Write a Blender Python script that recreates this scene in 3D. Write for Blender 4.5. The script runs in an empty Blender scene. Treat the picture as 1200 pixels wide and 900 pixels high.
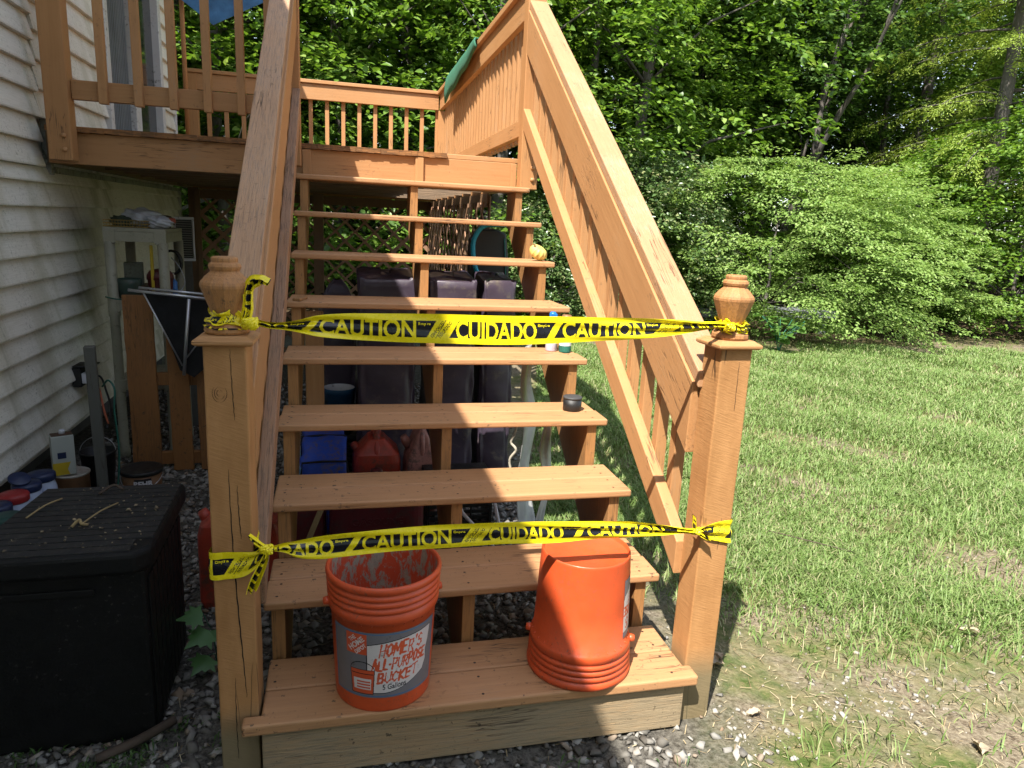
import bpy, bmesh, math, random
import numpy as np
from mathutils import Vector, Matrix
PI = math.pi
rng = np.random.default_rng(7)
random.seed(7)
sc = bpy.context.scene
C = sc.collection

# ------------------------------------------------------------------ camera
camd = bpy.data.cameras.new('camera'); cam = bpy.data.objects.new('camera', camd); C.objects.link(cam); sc.camera = cam
camd.sensor_width = 36.0; camd.lens = 826.5 / 1200 * 36; camd.clip_start = 0.05; camd.clip_end = 500
yaw, pitch, roll = 0.2435, 0.2231, 0.0499
f = Vector((math.sin(yaw)*math.cos(pitch), math.cos(yaw)*math.cos(pitch), -math.sin(pitch)))
r0 = Vector((math.cos(yaw), -math.sin(yaw), 0)); u0 = r0.cross(f)
r = r0*math.cos(roll) + u0*math.sin(roll); u = r.cross(f)
M = Matrix((r, u, -f)).transposed().to_4x4(); M.translation = Vector((0.218, -1.641, 1.459))
cam.matrix_world = M

# ------------------------------------------------------------------ sky, sun, exposure
SX, SY = 0.42, 0.52                       # horizontal run of sunlight per metre of drop
sun_dir = Vector((SX, SY, -1)).normalized()
elev = math.asin(-sun_dir.z)
w = bpy.data.worlds.new('World'); sc.world = w; w.use_nodes = True
nt = w.node_tree; bg = nt.nodes['Background']
sky = nt.nodes.new('ShaderNodeTexSky'); sky.sky_type = 'NISHITA'; sky.sun_disc = False
sky.sun_elevation = elev; sky.sun_rotation = math.atan2(-SX, -SY)
hs_ = nt.nodes.new('ShaderNodeHueSaturation'); hs_.inputs['Saturation'].default_value = 0.6
nt.links.new(sky.outputs[0], hs_.inputs['Color']); nt.links.new(hs_.outputs[0], bg.inputs[0]); bg.inputs[1].default_value = 0.145
sl = bpy.data.lights.new('sun', 'SUN'); sl.energy = 5.0; sl.angle = math.radians(0.5); sl.color = (1.0, 0.95, 0.87)
so = bpy.data.objects.new('sun', sl); C.objects.link(so)
so.rotation_euler = sun_dir.to_track_quat('-Z', 'Y').to_euler()
so.location = (-6, -7, 12)
sc.view_settings.view_transform = 'Standard'; sc.view_settings.look = 'None'
sc.view_settings.gamma = 1; sc.view_settings.exposure = 1.32
sc.render.engine = 'CYCLES'
sc.cycles.use_denoising = True
sc.cycles.max_bounces = 6; sc.cycles.diffuse_bounces = 3; sc.cycles.glossy_bounces = 2
sc.cycles.transmission_bounces = 4; sc.cycles.transparent_max_bounces = 6

# ------------------------------------------------------------------ node helpers and materials
def nmat(name):
    m = bpy.data.materials.new(name); m.use_nodes = True
    n = m.node_tree; b = n.nodes['Principled BSDF']
    return m, n, b
def N(n, t, **kw):
    x = n.nodes.new(t)
    for k, v in kw.items():
        if k in x.inputs: x.inputs[k].default_value = v
        else: setattr(x, k, v)
    return x
def ramp(n, stops, src):
    x = n.nodes.new('ShaderNodeValToRGB')
    e = x.color_ramp.elements
    while len(e) < len(stops): e.new(0.5)
    for i, (p, c) in enumerate(stops):
        e[i].position = p; e[i].color = (c, c, c, 1) if isinstance(c, (int, float)) else (*c, 1)
    n.links.new(src, x.inputs[0]); return x
def mixc(n, fac, a, b):
    x = n.nodes.new('ShaderNodeMix'); x.data_type = 'RGBA'
    for s, v in ((x.inputs[0], fac), (x.inputs[6], a), (x.inputs[7], b)):
        if isinstance(v, (int, float)): s.default_value = v
        elif isinstance(v, tuple): s.default_value = (*v, 1)
        else: n.links.new(v, s)
    return x.outputs[2]
def mth(n, op, a, b=None):
    x = n.nodes.new('ShaderNodeMath'); x.operation = op
    for s, v in ((x.inputs[0], a), (x.inputs[1], b)):
        if v is None: continue
        if isinstance(v, (int, float)): s.default_value = v
        else: n.links.new(v, s)
    return x.outputs[0]
def noise(n, vec, scale, detail=4, rough=0.6, dist=0):
    x = N(n, 'ShaderNodeTexNoise', Scale=scale, Detail=detail, Roughness=rough, Distortion=dist)
    if vec is not None: n.links.new(vec, x.inputs['Vector'])
    return x.outputs[0]
def bump(n, b, h, strength=0.3, dist=0.002):
    x = N(n, 'ShaderNodeBump', Strength=strength, Distance=dist)
    n.links.new(h, x.inputs['Height']); n.links.new(x.outputs[0], b.inputs['Normal'])
def coords(n, rot=(0,0,0), scale=(1,1,1), jitter=True):
    tc = N(n, 'ShaderNodeTexCoord'); mp = N(n, 'ShaderNodeMapping', vector_type='TEXTURE'); scale = tuple(1/k for k in scale)
    mp.inputs['Rotation'].default_value = rot; mp.inputs['Scale'].default_value = scale
    if jitter:
        oi = N(n, 'ShaderNodeObjectInfo'); vm = N(n, 'ShaderNodeVectorMath', operation='MULTIPLY')
        n.links.new(oi.outputs['Random'], vm.inputs[0]); vm.inputs[1].default_value = (37, 19, 53)
        va = N(n, 'ShaderNodeVectorMath', operation='ADD'); n.links.new(tc.outputs['Object'], va.inputs[0]); n.links.new(vm.outputs[0], va.inputs[1])
        n.links.new(va.outputs[0], mp.inputs[0]); return mp.outputs[0], va.outputs[0]
    n.links.new(tc.outputs['Object'], mp.inputs[0]); return mp.outputs[0], tc.outputs['Object']

SL = 0.70; SLA = math.atan(SL)
AX = {'X': ((0,0,0), (1,22,22)), 'Y': ((0,0,0), (22,1,22)), 'Z': ((0,0,0), (22,22,1)), 'S': ((SLA,0,0), (22,1,22))}
def wood(name, axis='X', base=(0.43,0.222,0.092), bare=(0.30,0.22,0.15), wear=0.12, rough=0.55, grain=1.0, dirt=0.35, lines=0.0, bumpk=0.5):
    m, n, b = nmat(name)
    rot, s = AX[axis]
    v, raw = coords(n, rot, s)
    g = noise(n, v, 3.2, 6, 0.6, 0.1)
    g2 = noise(n, v, 16, 5, 0.7)
    big = noise(n, raw, 2.2, 4, 0.6)
    fine = noise(n, raw, 45, 3, 0.7)
    oi = N(n, 'ShaderNodeObjectInfo')
    dark = tuple(c*k for c, k in zip(base, (0.84,0.80,0.76)))
    lite = tuple(min(1, c*k) for c, k in zip(base, (1.12,1.14,1.18)))
    c1 = mixc(n, ramp(n, [(0.3,0),(0.72,1)], g).outputs[0], dark, base)
    c1 = mixc(n, mth(n, 'MULTIPLY', ramp(n, [(0.35,0),(0.75,1)], big).outputs[0], 0.5), c1, lite)
    # per board tint
    c1 = mixc(n, mth(n, 'MULTIPLY', oi.outputs['Random'], 0.16), c1, tuple(c*0.62 for c in base))
    # worn to bare grey wood along the grain
    wv = mth(n, 'ADD', mth(n, 'MULTIPLY', g2, 0.6), mth(n, 'MULTIPLY', big, 0.5))
    wf = ramp(n, [(0.72-wear*0.9, 0), (0.78-wear*0.7, 1)], wv).outputs[0]
    c1 = mixc(n, mth(n, 'MULTIPLY', wf, min(1, 0.25+wear*1.6)), c1, bare)
    if lines:
        ln_ = ramp(n, [(0.50,0),(0.64,1)], noise(n, v, 8, 5, 0.75)).outputs[0]
        c1 = mixc(n, mth(n, 'MULTIPLY', ln_, lines), c1, tuple(x*0.36 for x in bare))
    # drying cracks, thin and dark
    cr = ramp(n, [(0.485,0),(0.497,1),(0.503,1),(0.515,0)], noise(n, v, 2.3, 3, 0.5, 0.2)).outputs[0]
    crm = mth(n, 'MULTIPLY', cr, ramp(n, [(0.55,0),(0.62,1)], noise(n, raw, 3.1, 2)).outputs[0])
    c1 = mixc(n, mth(n, 'MULTIPLY', crm, 0.75), c1, (0.05,0.028,0.014))
    # specks of dirt and mildew
    sp = ramp(n, [(0.615,0),(0.66,1)], fine).outputs[0]
    spm = mth(n, 'MULTIPLY', sp, ramp(n, [(0.44,0),(0.60,1)], noise(n, raw, 4.5, 4)).outputs[0])
    c1 = mixc(n, mth(n, 'MULTIPLY', spm, dirt), c1, (0.07,0.05,0.03))
    n.links.new(c1, b.inputs['Base Color']); b.inputs['Roughness'].default_value = rough
    b.inputs['Specular IOR Level'].default_value = 0.35
    h = mth(n, 'ADD', mth(n, 'MULTIPLY', g, 0.5*grain), mth(n, 'ADD', mth(n, 'MULTIPLY', g2, 0.5*grain), mth(n, 'SUBTRACT', mth(n, 'MULTIPLY', fine, 0.15), crm)))
    bump(n, b, h, bumpk, 0.003)
    return m
PX = wood('painted_wood_x', 'X'); PY = wood('painted_wood_y', 'Y'); PZ = wood('painted_wood_z', 'Z'); PS = wood('painted_wood_slope', 'S')
POSTM = wood('painted_post_wood', 'Z', base=(0.41,0.205,0.080), wear=0.03, grain=0.6, bumpk=0.45, dirt=0.25)
TREAD = wood('painted_tread_wood', 'X', base=(0.43,0.228,0.105), bare=(0.30,0.21,0.14), wear=0.10, lines=0.14, grain=1.0, dirt=0.9)
CAPW = wood('worn_cap_wood', 'S', base=(0.43,0.25,0.135), bare=(0.34,0.23,0.155), wear=0.22, lines=0.55, grain=1.3, bumpk=0.9)
WORN = wood('weathered_rail_wood', 'S', base=(0.36,0.19,0.095), bare=(0.32,0.19,0.115), wear=0.3, lines=0.8, grain=1.6, bumpk=1.0)
SKIRT = wood('mildewed_skirt_wood', 'X', base=(0.38,0.26,0.145), bare=(0.28,0.23,0.15), wear=0.30, lines=0.5, grain=1.5, dirt=0.9, bumpk=0.9)
BARE = wood('old_joist_wood_x', 'X', base=(0.30,0.21,0.14), bare=(0.16,0.12,0.085), wear=0.25)
BAREY = wood('old_joist_wood_y', 'Y', base=(0.22,0.14,0.085), bare=(0.16,0.12,0.085), wear=0.25)
BAREZ = wood('old_post_wood', 'Z', base=(0.20,0.115,0.06), bare=(0.15,0.11,0.08), wear=0.2)
LATT = wood('lattice_wood', 'Z', base=(0.36,0.20,0.12), bare=(0.25,0.16,0.11), wear=0.2)
STRM = wood('stringer_wood', 'Z', base=(0.36,0.18,0.065), bare=(0.24,0.14,0.07), wear=0.2, lines=0.5, grain=1.3, dirt=0.5)
PALM = wood('stained_fence_wood', 'Z', base=(0.30,0.135,0.045), bare=(0.12,0.06,0.03), wear=0.2, dirt=0.9)
GREYW = wood('grey_stake_wood', 'Z', base=(0.12,0.12,0.105), bare=(0.08,0.08,0.07), wear=0.3)

def plain(name, col, rough=0.5, metal=0.0, var=0.25, vs=6.0, dirt=None, dirtcol=(0.06,0.05,0.04), bk=0.15, bs=60, spec=0.5, coat=0):
    m, n, b = nmat(name)
    v, raw = coords(n)
    nz = noise(n, raw, vs, 5, 0.6)
    c = mixc(n, ramp(n, [(0.3,0),(0.7,1)], nz).outputs[0], tuple(x*(1-var) for x in col), col)
    if dirt:
        d = ramp(n, [(0.62-dirt*0.3,0),(0.70-dirt*0.2,1)], noise(n, raw, bs*0.6, 5, 0.75)).outputs[0]
        dm = mth(n, 'MULTIPLY', d, ramp(n, [(0.42,0),(0.6,1)], noise(n, raw, 7, 3)).outputs[0])
        c = mixc(n, mth(n, 'MULTIPLY', dm, 0.85), c, dirtcol)
    n.links.new(c, b.inputs['Base Color'])
    rr = ramp(n, [(0.3, max(0.03, rough-0.1)), (0.7, min(1, rough+0.12))], noise(n, raw, vs*3, 4)).outputs[0]
    n.links.new(rr, b.inputs['Roughness']); b.inputs['Metallic'].default_value = metal
    b.inputs['Specular IOR Level'].default_value = spec; b.inputs['Coat Weight'].default_value = coat
    bump(n, b, noise(n, raw, bs, 3), bk, 0.002)
    return m
ORANGE = plain('orange_bucket_plastic', (0.62,0.085,0.022), 0.38, var=0.12, dirt=0.22, dirtcol=(0.22,0.13,0.09), bk=0.06)
def cement():
    m, n, b = nmat('dried_cement_streaks')
    tc = N(n,'ShaderNodeTexCoord'); P = tc.outputs['Object']; mp = N(n,'ShaderNodeMapping'); mp.inputs['Scale'].default_value = (1,1,0.45); n.links.new(P, mp.inputs[0])
    a = noise(n, mp.outputs[0], 34, 8, 0.78, 0.5); f = noise(n, P, 90, 4, 0.7)
    c = mixc(n, ramp(n, [(0.50,0),(0.55,1)], a).outputs[0], (0.50,0.06,0.018), mixc(n, f, (0.16,0.13,0.10), (0.42,0.36,0.28)))
    n.links.new(c, b.inputs['Base Color']); b.inputs['Roughness'].default_value = 0.85
    bump(n, b, a, 0.6, 0.004); return m
GRIME_ = cement()
BUCKM = plain('scuffed_orange_bucket_plastic', (0.62,0.085,0.022), 0.40, var=0.22, vs=9, dirt=0.22, dirtcol=(0.16,0.07,0.045), bs=170, bk=0.10)
GRIME = plain('dried_cement_residue', (0.62,0.085,0.022), 0.7, dirt=1.5, dirtcol=(0.30,0.26,0.20), bs=26, bk=0.4)
STEEL = plain('galvanised_wire', (0.5,0.5,0.5), 0.35, metal=0.9, var=0.2)
TAPEY = plain('yellow_tape_plastic', (0.86,0.70,0.010), 0.26, var=0.1, vs=20, bk=0.25, bs=25)
TAPEK = plain('black_tape_ink', (0.008,0.008,0.012), 0.22, var=0.1, bk=0.2, bs=25)
LABG = plain('grey_label_print', (0.17,0.16,0.17), 0.4, var=0.06, dirt=0.15, bk=0.03)
LABB = plain('blue_label_line', (0.04,0.13,0.30), 0.4, var=0.05, bk=0.03)
LABW = plain('white_label_print', (0.62,0.57,0.55), 0.4, var=0.06, dirt=0.12, bk=0.03)
LABR = plain('orange_label_print', (0.60,0.09,0.03), 0.4, var=0.05, bk=0.03)
LABK = plain('black_label_print', (0.012,0.012,0.014), 0.4, var=0.05, bk=0.03)
BLACKB = plain('black_resin_box', (0.003,0.003,0.003), 0.6, var=0.3, dirt=0.05, spec=0.3, dirtcol=(0.06,0.055,0.05), bk=0.4, bs=120)
REDC = plain('red_can_plastic', (0.42,0.05,0.025), 0.45, var=0.3, dirt=0.7, dirtcol=(0.10,0.05,0.035))
MAROON = plain('faded_maroon_plastic', (0.13,0.014,0.02), 0.5, var=0.3, dirt=0.6, dirtcol=(0.07,0.03,0.03))
PINKC = plain('faded_pink_plastic', (0.42,0.19,0.16), 0.5, var=0.3, dirt=0.6)
BLUEP = plain('blue_plastic', (0.012,0.07,0.16), 0.4, var=0.2, dirt=0.2)
BLUEF = plain('blue_bag_fabric', (0.012,0.06,0.42), 0.6, var=0.2, dirt=0.5, dirtcol=(0.12,0.08,0.04), bk=0.4)
LBLUE = plain('pale_blue_fabric', (0.16,0.33,0.5), 0.7, var=0.5, vs=25)
TEAL = plain('teal_foam', (0.01,0.30,0.42), 0.5, var=0.1)
BLK = plain('black_plastic', (0.012,0.012,0.012), 0.45, var=0.3)
BLKF = plain('black_fabric', (0.008,0.008,0.009), 0.9, var=0.3, bk=0.4, bs=90)
COVER = plain('purple_brown_vinyl_cover', (0.060,0.044,0.066), 0.42, var=0.35, vs=5, dirt=0.3, dirtcol=(0.12,0.10,0.08), bk=0.5, bs=18)
WHITEP = plain('white_plastic', (0.62,0.62,0.66), 0.4, var=0.1, dirt=0.15)
JAR = plain('translucent_jar_plastic', (0.42,0.48,0.62), 0.35, var=0.08)
NAVY = plain('navy_lid_plastic', (0.012,0.022,0.07), 0.4, var=0.2)
REDL = plain('red_lid_plastic', (0.33,0.022,0.022), 0.4, var=0.2)
GREENL = plain('dark_green_lid_plastic', (0.012,0.06,0.05), 0.4, var=0.2)
SHELFM = plain('beige_shelf_resin', (0.30,0.285,0.21), 0.5, var=0.25, dirt=0.2, dirtcol=(0.12,0.11,0.07))
ALU = plain('aluminium', (0.55,0.56,0.58), 0.35, metal=0.7, var=0.2)
FLASH = plain('grey_flashing', (0.33,0.34,0.30), 0.5, var=0.4, dirt=0.6)
PUMP = plain('yellow_gourd_skin', (0.74,0.54,0.15), 0.5, var=0.3, vs=12)
GREENC = plain('green_canvas', (0.03,0.15,0.085), 0.85, var=0.3, vs=40, bk=0.6, bs=150)
BLUECAN = plain('blue_canopy_fabric', (0.07,0.22,0.45), 0.8, var=0.6, vs=9, bk=0.3)
TARP = plain('pale_grey_tarp', (0.45,0.45,0.43), 0.45, var=0.5, vs=7, bk=0.4, bs=20)
GCORD = plain('green_cord', (0.01,0.10,0.07), 0.6)
CONC = plain('grey_stone_slab', (0.20,0.21,0.22), 0.9, var=0.4, bk=0.6, bs=30)
GLASS = plain('dark_door_glass', (0.02,0.024,0.026), 0.05, var=0.2, bk=0.0, spec=0.8)
DRAPE = plain('grey_drape', (0.13,0.15,0.16), 0.8, var=0.3)
WTRIM = plain('white_vinyl_trim', (0.55,0.56,0.55), 0.45, var=0.12, dirt=0.25)
BARKT = plain('brown_twig', (0.075,0.052,0.036), 0.9, var=0.4, bs=80, bk=0.6)
STRAW = plain('straw', (0.33,0.24,0.11), 0.8, var=0.3)
TAN = plain('tan_tub_plastic', (0.20,0.10,0.045), 0.5, var=0.2, dirt=0.3)
YEL = plain('yellow_plastic', (0.6,0.42,0.02), 0.5)
CANG = plain('green_aerosol_paint', (0.02,0.17,0.13), 0.35, var=0.3, vs=40)
SPURPLE = plain('white_sprayer_plastic', (0.60,0.56,0.66), 0.4)
BLUET = plain('bright_blue_trigger', (0.01,0.16,0.55), 0.4)
ROPEM = plain('pale_rope', (0.42,0.38,0.30), 0.9, bs=120, bk=0.8)
WHIT = plain('white_bag_film', (0.5,0.51,0.56), 0.35, var=0.15)
SLOT = plain('dirt_brown_cardboard', (0.15,0.10,0.06), 0.9)
CONCRETE = plain('foundation_concrete', (0.08,0.075,0.07), 0.95, var=0.3)

# ------------------------------------------------------------------ mesh helpers
def tag(o, label=None, cat=None, group=None, kind=None):
    for k, v in (('label',label),('category',cat),('group',group),('kind',kind)):
        if v: o[k] = v
    return o
def thing(name, label, cat, loc=(0,0,0), rz=0, group=None, rot=None):
    o = bpy.data.objects.new(name, None); C.objects.link(o); o.empty_display_size = 0.1
    o.location = loc; o.rotation_euler = rot or (0,0,rz)
    return tag(o, label, cat, group)
def obj(name, bm, mat, parent=None, smooth=False, bevel=0, loc=None, rot=None, segs=2):
    if isinstance(bm, bmesh.types.BMesh):
        bmesh.ops.recalc_face_normals(bm, faces=bm.faces)
        me = bpy.data.meshes.new(name); bm.to_mesh(me); bm.free()
    else: me = bm
    for m in (mat if isinstance(mat, (list, tuple)) else [mat]): me.materials.append(m)
    if smooth: me.polygons.foreach_set('use_smooth', [True]*len(me.polygons))
    o = bpy.data.objects.new(name, me); C.objects.link(o)
    if parent: o.parent = parent
    if loc: o.location = loc
    if rot: o.rotation_euler = rot
    if bevel:
        bv = o.modifiers.new('bevel', 'BEVEL'); bv.width = bevel; bv.segments = segs; bv.limit_method = 'ANGLE'; bv.angle_limit = math.radians(40)
    return o
def bx(bm, x0, x1, y0, y1, z0, z1, mi=0):
    v = [bm.verts.new(p) for p in ((x0,y0,z0),(x1,y0,z0),(x1,y1,z0),(x0,y1,z0),(x0,y0,z1),(x1,y0,z1),(x1,y1,z1),(x0,y1,z1))]
    for q in ((3,2,1,0),(4,5,6,7),(0,1,5,4),(1,2,6,5),(2,3,7,6),(3,0,4,7)):
        bm.faces.new([v[i] for i in q]).material_index = mi
def box(*a): 
    bm = bmesh.new(); bx(bm, *a); return bm
def prism(bm, pts, a0, a1, axis='X'):
    """polygon pts in the plane across the axis, extruded a0..a1"""
    def P(p, a): return {'X': (a,p[0],p[1]), 'Y': (p[0],a,p[1]), 'Z': (p[0],p[1],a)}[axis]
    A = [bm.verts.new(P(p,a0)) for p in pts]; B = [bm.verts.new(P(p,a1)) for p in pts]
    bm.faces.new(A[::-1]); bm.faces.new(B)
    for i in range(len(pts)):
        j = (i+1) % len(pts); bm.faces.new((A[i],A[j],B[j],B[i]))
    return bm
def lathe(bm, prof, seg=32, cx=0, cy=0, mi=0, a0=0, a1=2*PI, sq=1.0):
    full = abs(a1-a0-2*PI) < 1e-6
    ns = seg if full else seg+1
    rows = []
    for (rr, z) in prof:
        rows.append([bm.verts.new((cx+rr*math.cos(a0+(a1-a0)*i/seg), cy+rr*sq*math.sin(a0+(a1-a0)*i/seg), z)) for i in range(ns)])
    for a, b in zip(rows, rows[1:]):
        for i in range(seg):
            j = (i+1) % ns
            bm.faces.new((a[i],a[j],b[j],b[i])).material_index = mi
    return rows
def capends(bm, rows, top=True, bot=True):
    if bot: bm.faces.new(rows[0][::-1])
    if top: bm.faces.new(rows[-1])
def tube(bm, pts, rad, seg=8, mi=0):
    pts = [Vector(p) for p in pts]; n = len(pts)
    rads = rad if isinstance(rad, (list, tuple)) else [rad]*n
    rows = []; up = Vector((0.13,0.21,1)).normalized()
    for i, p in enumerate(pts):
        t = (pts[min(i+1,n-1)]-pts[max(i-1,0)]).normalized()
        a = t.cross(up)
        if a.length < 1e-3: a = t.cross(Vector((1,0,0)))
        a.normalize(); b = t.cross(a)
        rows.append([bm.verts.new(p+(a*math.cos(2*PI*k/seg)+b*math.sin(2*PI*k/seg))*rads[i]) for k in range(seg)])
    for A, B in zip(rows, rows[1:]):
        for k in range(seg):
            bm.faces.new((A[k],A[(k+1)%seg],B[(k+1)%seg],B[k])).material_index = mi
    bm.faces.new(rows[0][::-1]).material_index = mi; bm.faces.new(rows[-1]).material_index = mi
    return bm
def curve_pts(pts, n=8):
    P = [Vector(p) for p in pts]; out = []
    for i in range(len(P)-1):
        p0, p1, p2, p3 = P[max(i-1,0)], P[i], P[i+1], P[min(i+2,len(P)-1)]
        for k in range(n):
            t = k/n
            out.append(0.5*((2*p1)+(-p0+p2)*t+(2*p0-5*p1+4*p2-p3)*t*t+(-p0+3*p1-3*p2+p3)*t**3))
    out.append(P[-1]); return out
def npmesh(name, V, F, mats=None, midx=None, smooth=False):
    """V (n,3); F (m,k) all the same size"""
    me = bpy.data.meshes.new(name)
    V = np.asarray(V, np.float32); F = np.asarray(F, np.int32); m, k = F.shape
    me.vertices.add(len(V)); me.vertices.foreach_set('co', V.ravel())
    me.loops.add(m*k); me.loops.foreach_set('vertex_index', F.ravel())
    me.polygons.add(m); me.polygons.foreach_set('loop_start', np.arange(0, m*k, k, dtype=np.int32))
    if midx is not None: me.polygons.foreach_set('material_index', np.asarray(midx, np.int32))
    if smooth: me.polygons.foreach_set('use_smooth', np.ones(m, bool))
    me.update(calc_edges=True); me.validate()
    return me
def link(name, me, mats, parent=None):
    for m in (mats if isinstance(mats, (list, tuple)) else [mats]): me.materials.append(m)
    o = bpy.data.objects.new(name, me); C.objects.link(o); o.parent = parent
    return o

# lettering: a font string as a boolean raster (used as per-face print on tape and label)
_tc = {}
def glyph_tris(s, offset=0.0, spacing=1.0):
    key = (s, offset, spacing)
    if key in _tc: return _tc[key]
    cu = bpy.data.curves.new('t', 'FONT'); cu.body = s; cu.size = 1; cu.offset = offset; cu.space_character = spacing
    o = bpy.data.objects.new('t', cu); C.objects.link(o)
    dg = bpy.context.evaluated_depsgraph_get(); me = bpy.data.meshes.new_from_object(o.evaluated_get(dg))
    me.calc_loop_triangles()
    V = np.array([v.co[:2] for v in me.vertices]); T = np.array([t.vertices[:] for t in me.loop_triangles])
    P = V[T]; mn = V.min(0); mx = V.max(0)
    P = (P-mn)/(mx-mn)
    bpy.data.objects.remove(o); bpy.data.meshes.remove(me); bpy.data.curves.remove(cu)
    _tc[key] = P; return P
def fill_tris(grid, U, Vv, P, val):
    """grid[row, col]; U, Vv are the cell-centre coordinates (1-d); P (t,3,2)"""
    for a, b, c in P:
        x0, x1 = min(a[0],b[0],c[0]), max(a[0],b[0],c[0]); y0, y1 = min(a[1],b[1],c[1]), max(a[1],b[1],c[1])
        i0, i1 = np.searchsorted(U, x0), np.searchsorted(U, x1); j0, j1 = np.searchsorted(Vv, y0), np.searchsorted(Vv, y1)
        if i1 <= i0 or j1 <= j0: continue
        X, Y = np.meshgrid(U[i0:i1], Vv[j0:j1])
        d = (b[0]-a[0])*(c[1]-a[1])-(c[0]-a[0])*(b[1]-a[1])
        if abs(d) < 1e-14: continue
        s = ((X-a[0])*(c[1]-a[1])-(c[0]-a[0])*(Y-a[1]))/d; t = ((b[0]-a[0])*(Y-a[1])-(X-a[0])*(b[1]-a[1]))/d
        g = grid[j0:j1, i0:i1]; g[(s >= 0) & (t >= 0) & (s+t <= 1)] = val
def fill_text(grid, U, Vv, s, x, y, w, h, val, shear=0.0, slope=0.0, offset=0.0, warp=None):
    P = glyph_tris(s, offset).copy()
    X = P[...,0]*w; Y = P[...,1]*h
    P2 = np.stack([x+X+shear*Y, y+Y+slope*X], -1)
    if warp: P2 = warp(P2)
    fill_tris(grid, U, Vv, P2, val)
def fill_poly(grid, U, Vv, pts, val):
    pts = np.array(pts); X, Y = np.meshgrid(U, Vv); ins = np.zeros(X.shape, bool)
    for i in range(len(pts)):
        (x1,y1),(x2,y2) = pts[i], pts[i-1]
        if y1 == y2: continue
        ins ^= ((y1 > Y) != (y2 > Y)) & (X < (x2-x1)*(Y-y1)/(y2-y1)+x1)
    grid[ins] = val

# ------------------------------------------------------------------ ground
def ground_h(x, y):
    h = 0.010*np.sin(x*2.1+1)*np.sin(y*1.7) + 0.006*np.sin(x*5.3+y*3.1)
    far = np.clip((y-7.0)/12, 0, 1)
    return h*np.clip((np.abs(x)+np.abs(y))/2, 0.4, 1.6) + far*0.5 - 0.004
def make_ground():
    ax = np.concatenate([np.linspace(-120,-12,14)[:-1], np.arange(-12,-2,0.5), np.arange(-2,4,0.05), np.arange(4,14,0.2), np.linspace(14,120,16)])
    ay = np.concatenate([np.linspace(-60,-3,12)[:-1], np.arange(-3,-0.8,0.2), np.arange(-0.8,5,0.05), np.arange(5,14,0.2), np.linspace(14,160,18)])
    X, Y = np.meshgrid(ax, ay); Z = ground_h(X, Y) + 0.004*np.sin(X*23+Y*7)*np.sin(Y*19)
    V = np.stack([X,Y,Z],-1).reshape(-1,3); nx = len(ax); ny = len(ay)
    i, j = np.meshgrid(np.arange(nx-1), np.arange(ny-1)); a = (j*nx+i).ravel()
    F = np.stack([a,a+1,a+1+nx,a+nx],-1)
    me = npmesh('ground', V, F, smooth=True)
    m, n, b = nmat('ground_soil_moss_and_litter')
    tc = N(n, 'ShaderNodeTexCoord'); P = tc.outputs['Object']
    sep = N(n, 'ShaderNodeSeparateXYZ'); n.links.new(P, sep.inputs[0])
    wob = noise(n, P, 0.9, 4, 0.6)
    # grass amount: right of the stairs
    gx = mth(n, 'ADD', sep.outputs['X'], mth(n, 'MULTIPLY', wob, 1.3))
    gm = ramp(n, [(0.0,0),(1.0,1)], mth(n, 'MULTIPLY', mth(n, 'SUBTRACT', gx, 1.75), 2.0)).outputs[0]
    fm = ramp(n, [(0,0),(1,1)], mth(n, 'SUBTRACT', mth(n, 'ADD', sep.outputs['Y'], wob), 7.2)).outputs[0]
    n1 = noise(n, P, 14, 6, 0.7); n2 = noise(n, P, 60, 4, 0.7); n3 = noise(n, P, 2.2, 5, 0.6)
    soil = mixc(n, ramp(n, [(0.35,0),(0.65,1)], n2).outputs[0], (0.10,0.075,0.05), (0.26,0.22,0.155))
    grav = mixc(n, ramp(n, [(0.35,0),(0.65,1)], n2).outputs[0], (0.035,0.032,0.028), (0.15,0.14,0.12))
    turf = mixc(n, ramp(n, [(0.4,0),(0.6,1)], n1).outputs[0], (0.06,0.09,0.022), (0.17,0.155,0.07))
    tb = ramp(n, [(0.42,0),(0.60,1)], n3).outputs[0]
    lawn = mixc(n, tb, soil, turf)
    forest = mixc(n, ramp(n, [(0.4,0),(0.6,1)], n1).outputs[0], (0.03,0.024,0.015), (0.10,0.07,0.04))
    c = mixc(n, gm, grav, lawn); c = mixc(n, fm, c, forest)
    n.links.new(c, b.inputs['Base Color']); b.inputs['Roughness'].default_value = 0.95
    b.inputs['Specular IOR Level'].default_value = 0.1
    bump(n, b, mth(n, 'ADD', n1, mth(n, 'MULTIPLY', n2, 0.6)), 0.8, 0.02)
    return tag(link('ground', me, m), 'ground of soil, gravel and thin turf around the stairs', kind='structure')
make_ground()

def bare_mask(x, y):
    """0 bare .. 1 full grass"""
    e = x - 1.42 - 0.18*np.sin(y*2.3+0.7) - 0.12*np.sin(y*5.9) + np.clip(y-1.0, 0, 3)*0.6
    m = np.clip(e*1.1, 0, 1)
    near = np.clip((y+0.15+0.25*np.sin(x*2.2))*1.1+0.35, 0.04, 1)
    blot = 0.5+0.5*np.sin(x*3.1+1.3*np.sin(y*2.3))*np.sin(y*2.7+1.1*np.sin(x*1.9))
    blot = np.clip(blot*1.6+0.05, 0.12, 1)
    dirt = 1-0.96*np.exp(-(((x-1.95)/0.42)**2+((y-0.02)/0.20)**2)) 
    dirt *= 1-0.75*np.exp(-(((x-2.0)/0.35)**2+((y-2.5)/0.35)**2))
    dirt *= 1-0.6*np.exp(-(((x-3.3)/0.5)**2+((y-1.3)/0.15)**2))
    return m*near*blot*dirt

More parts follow.
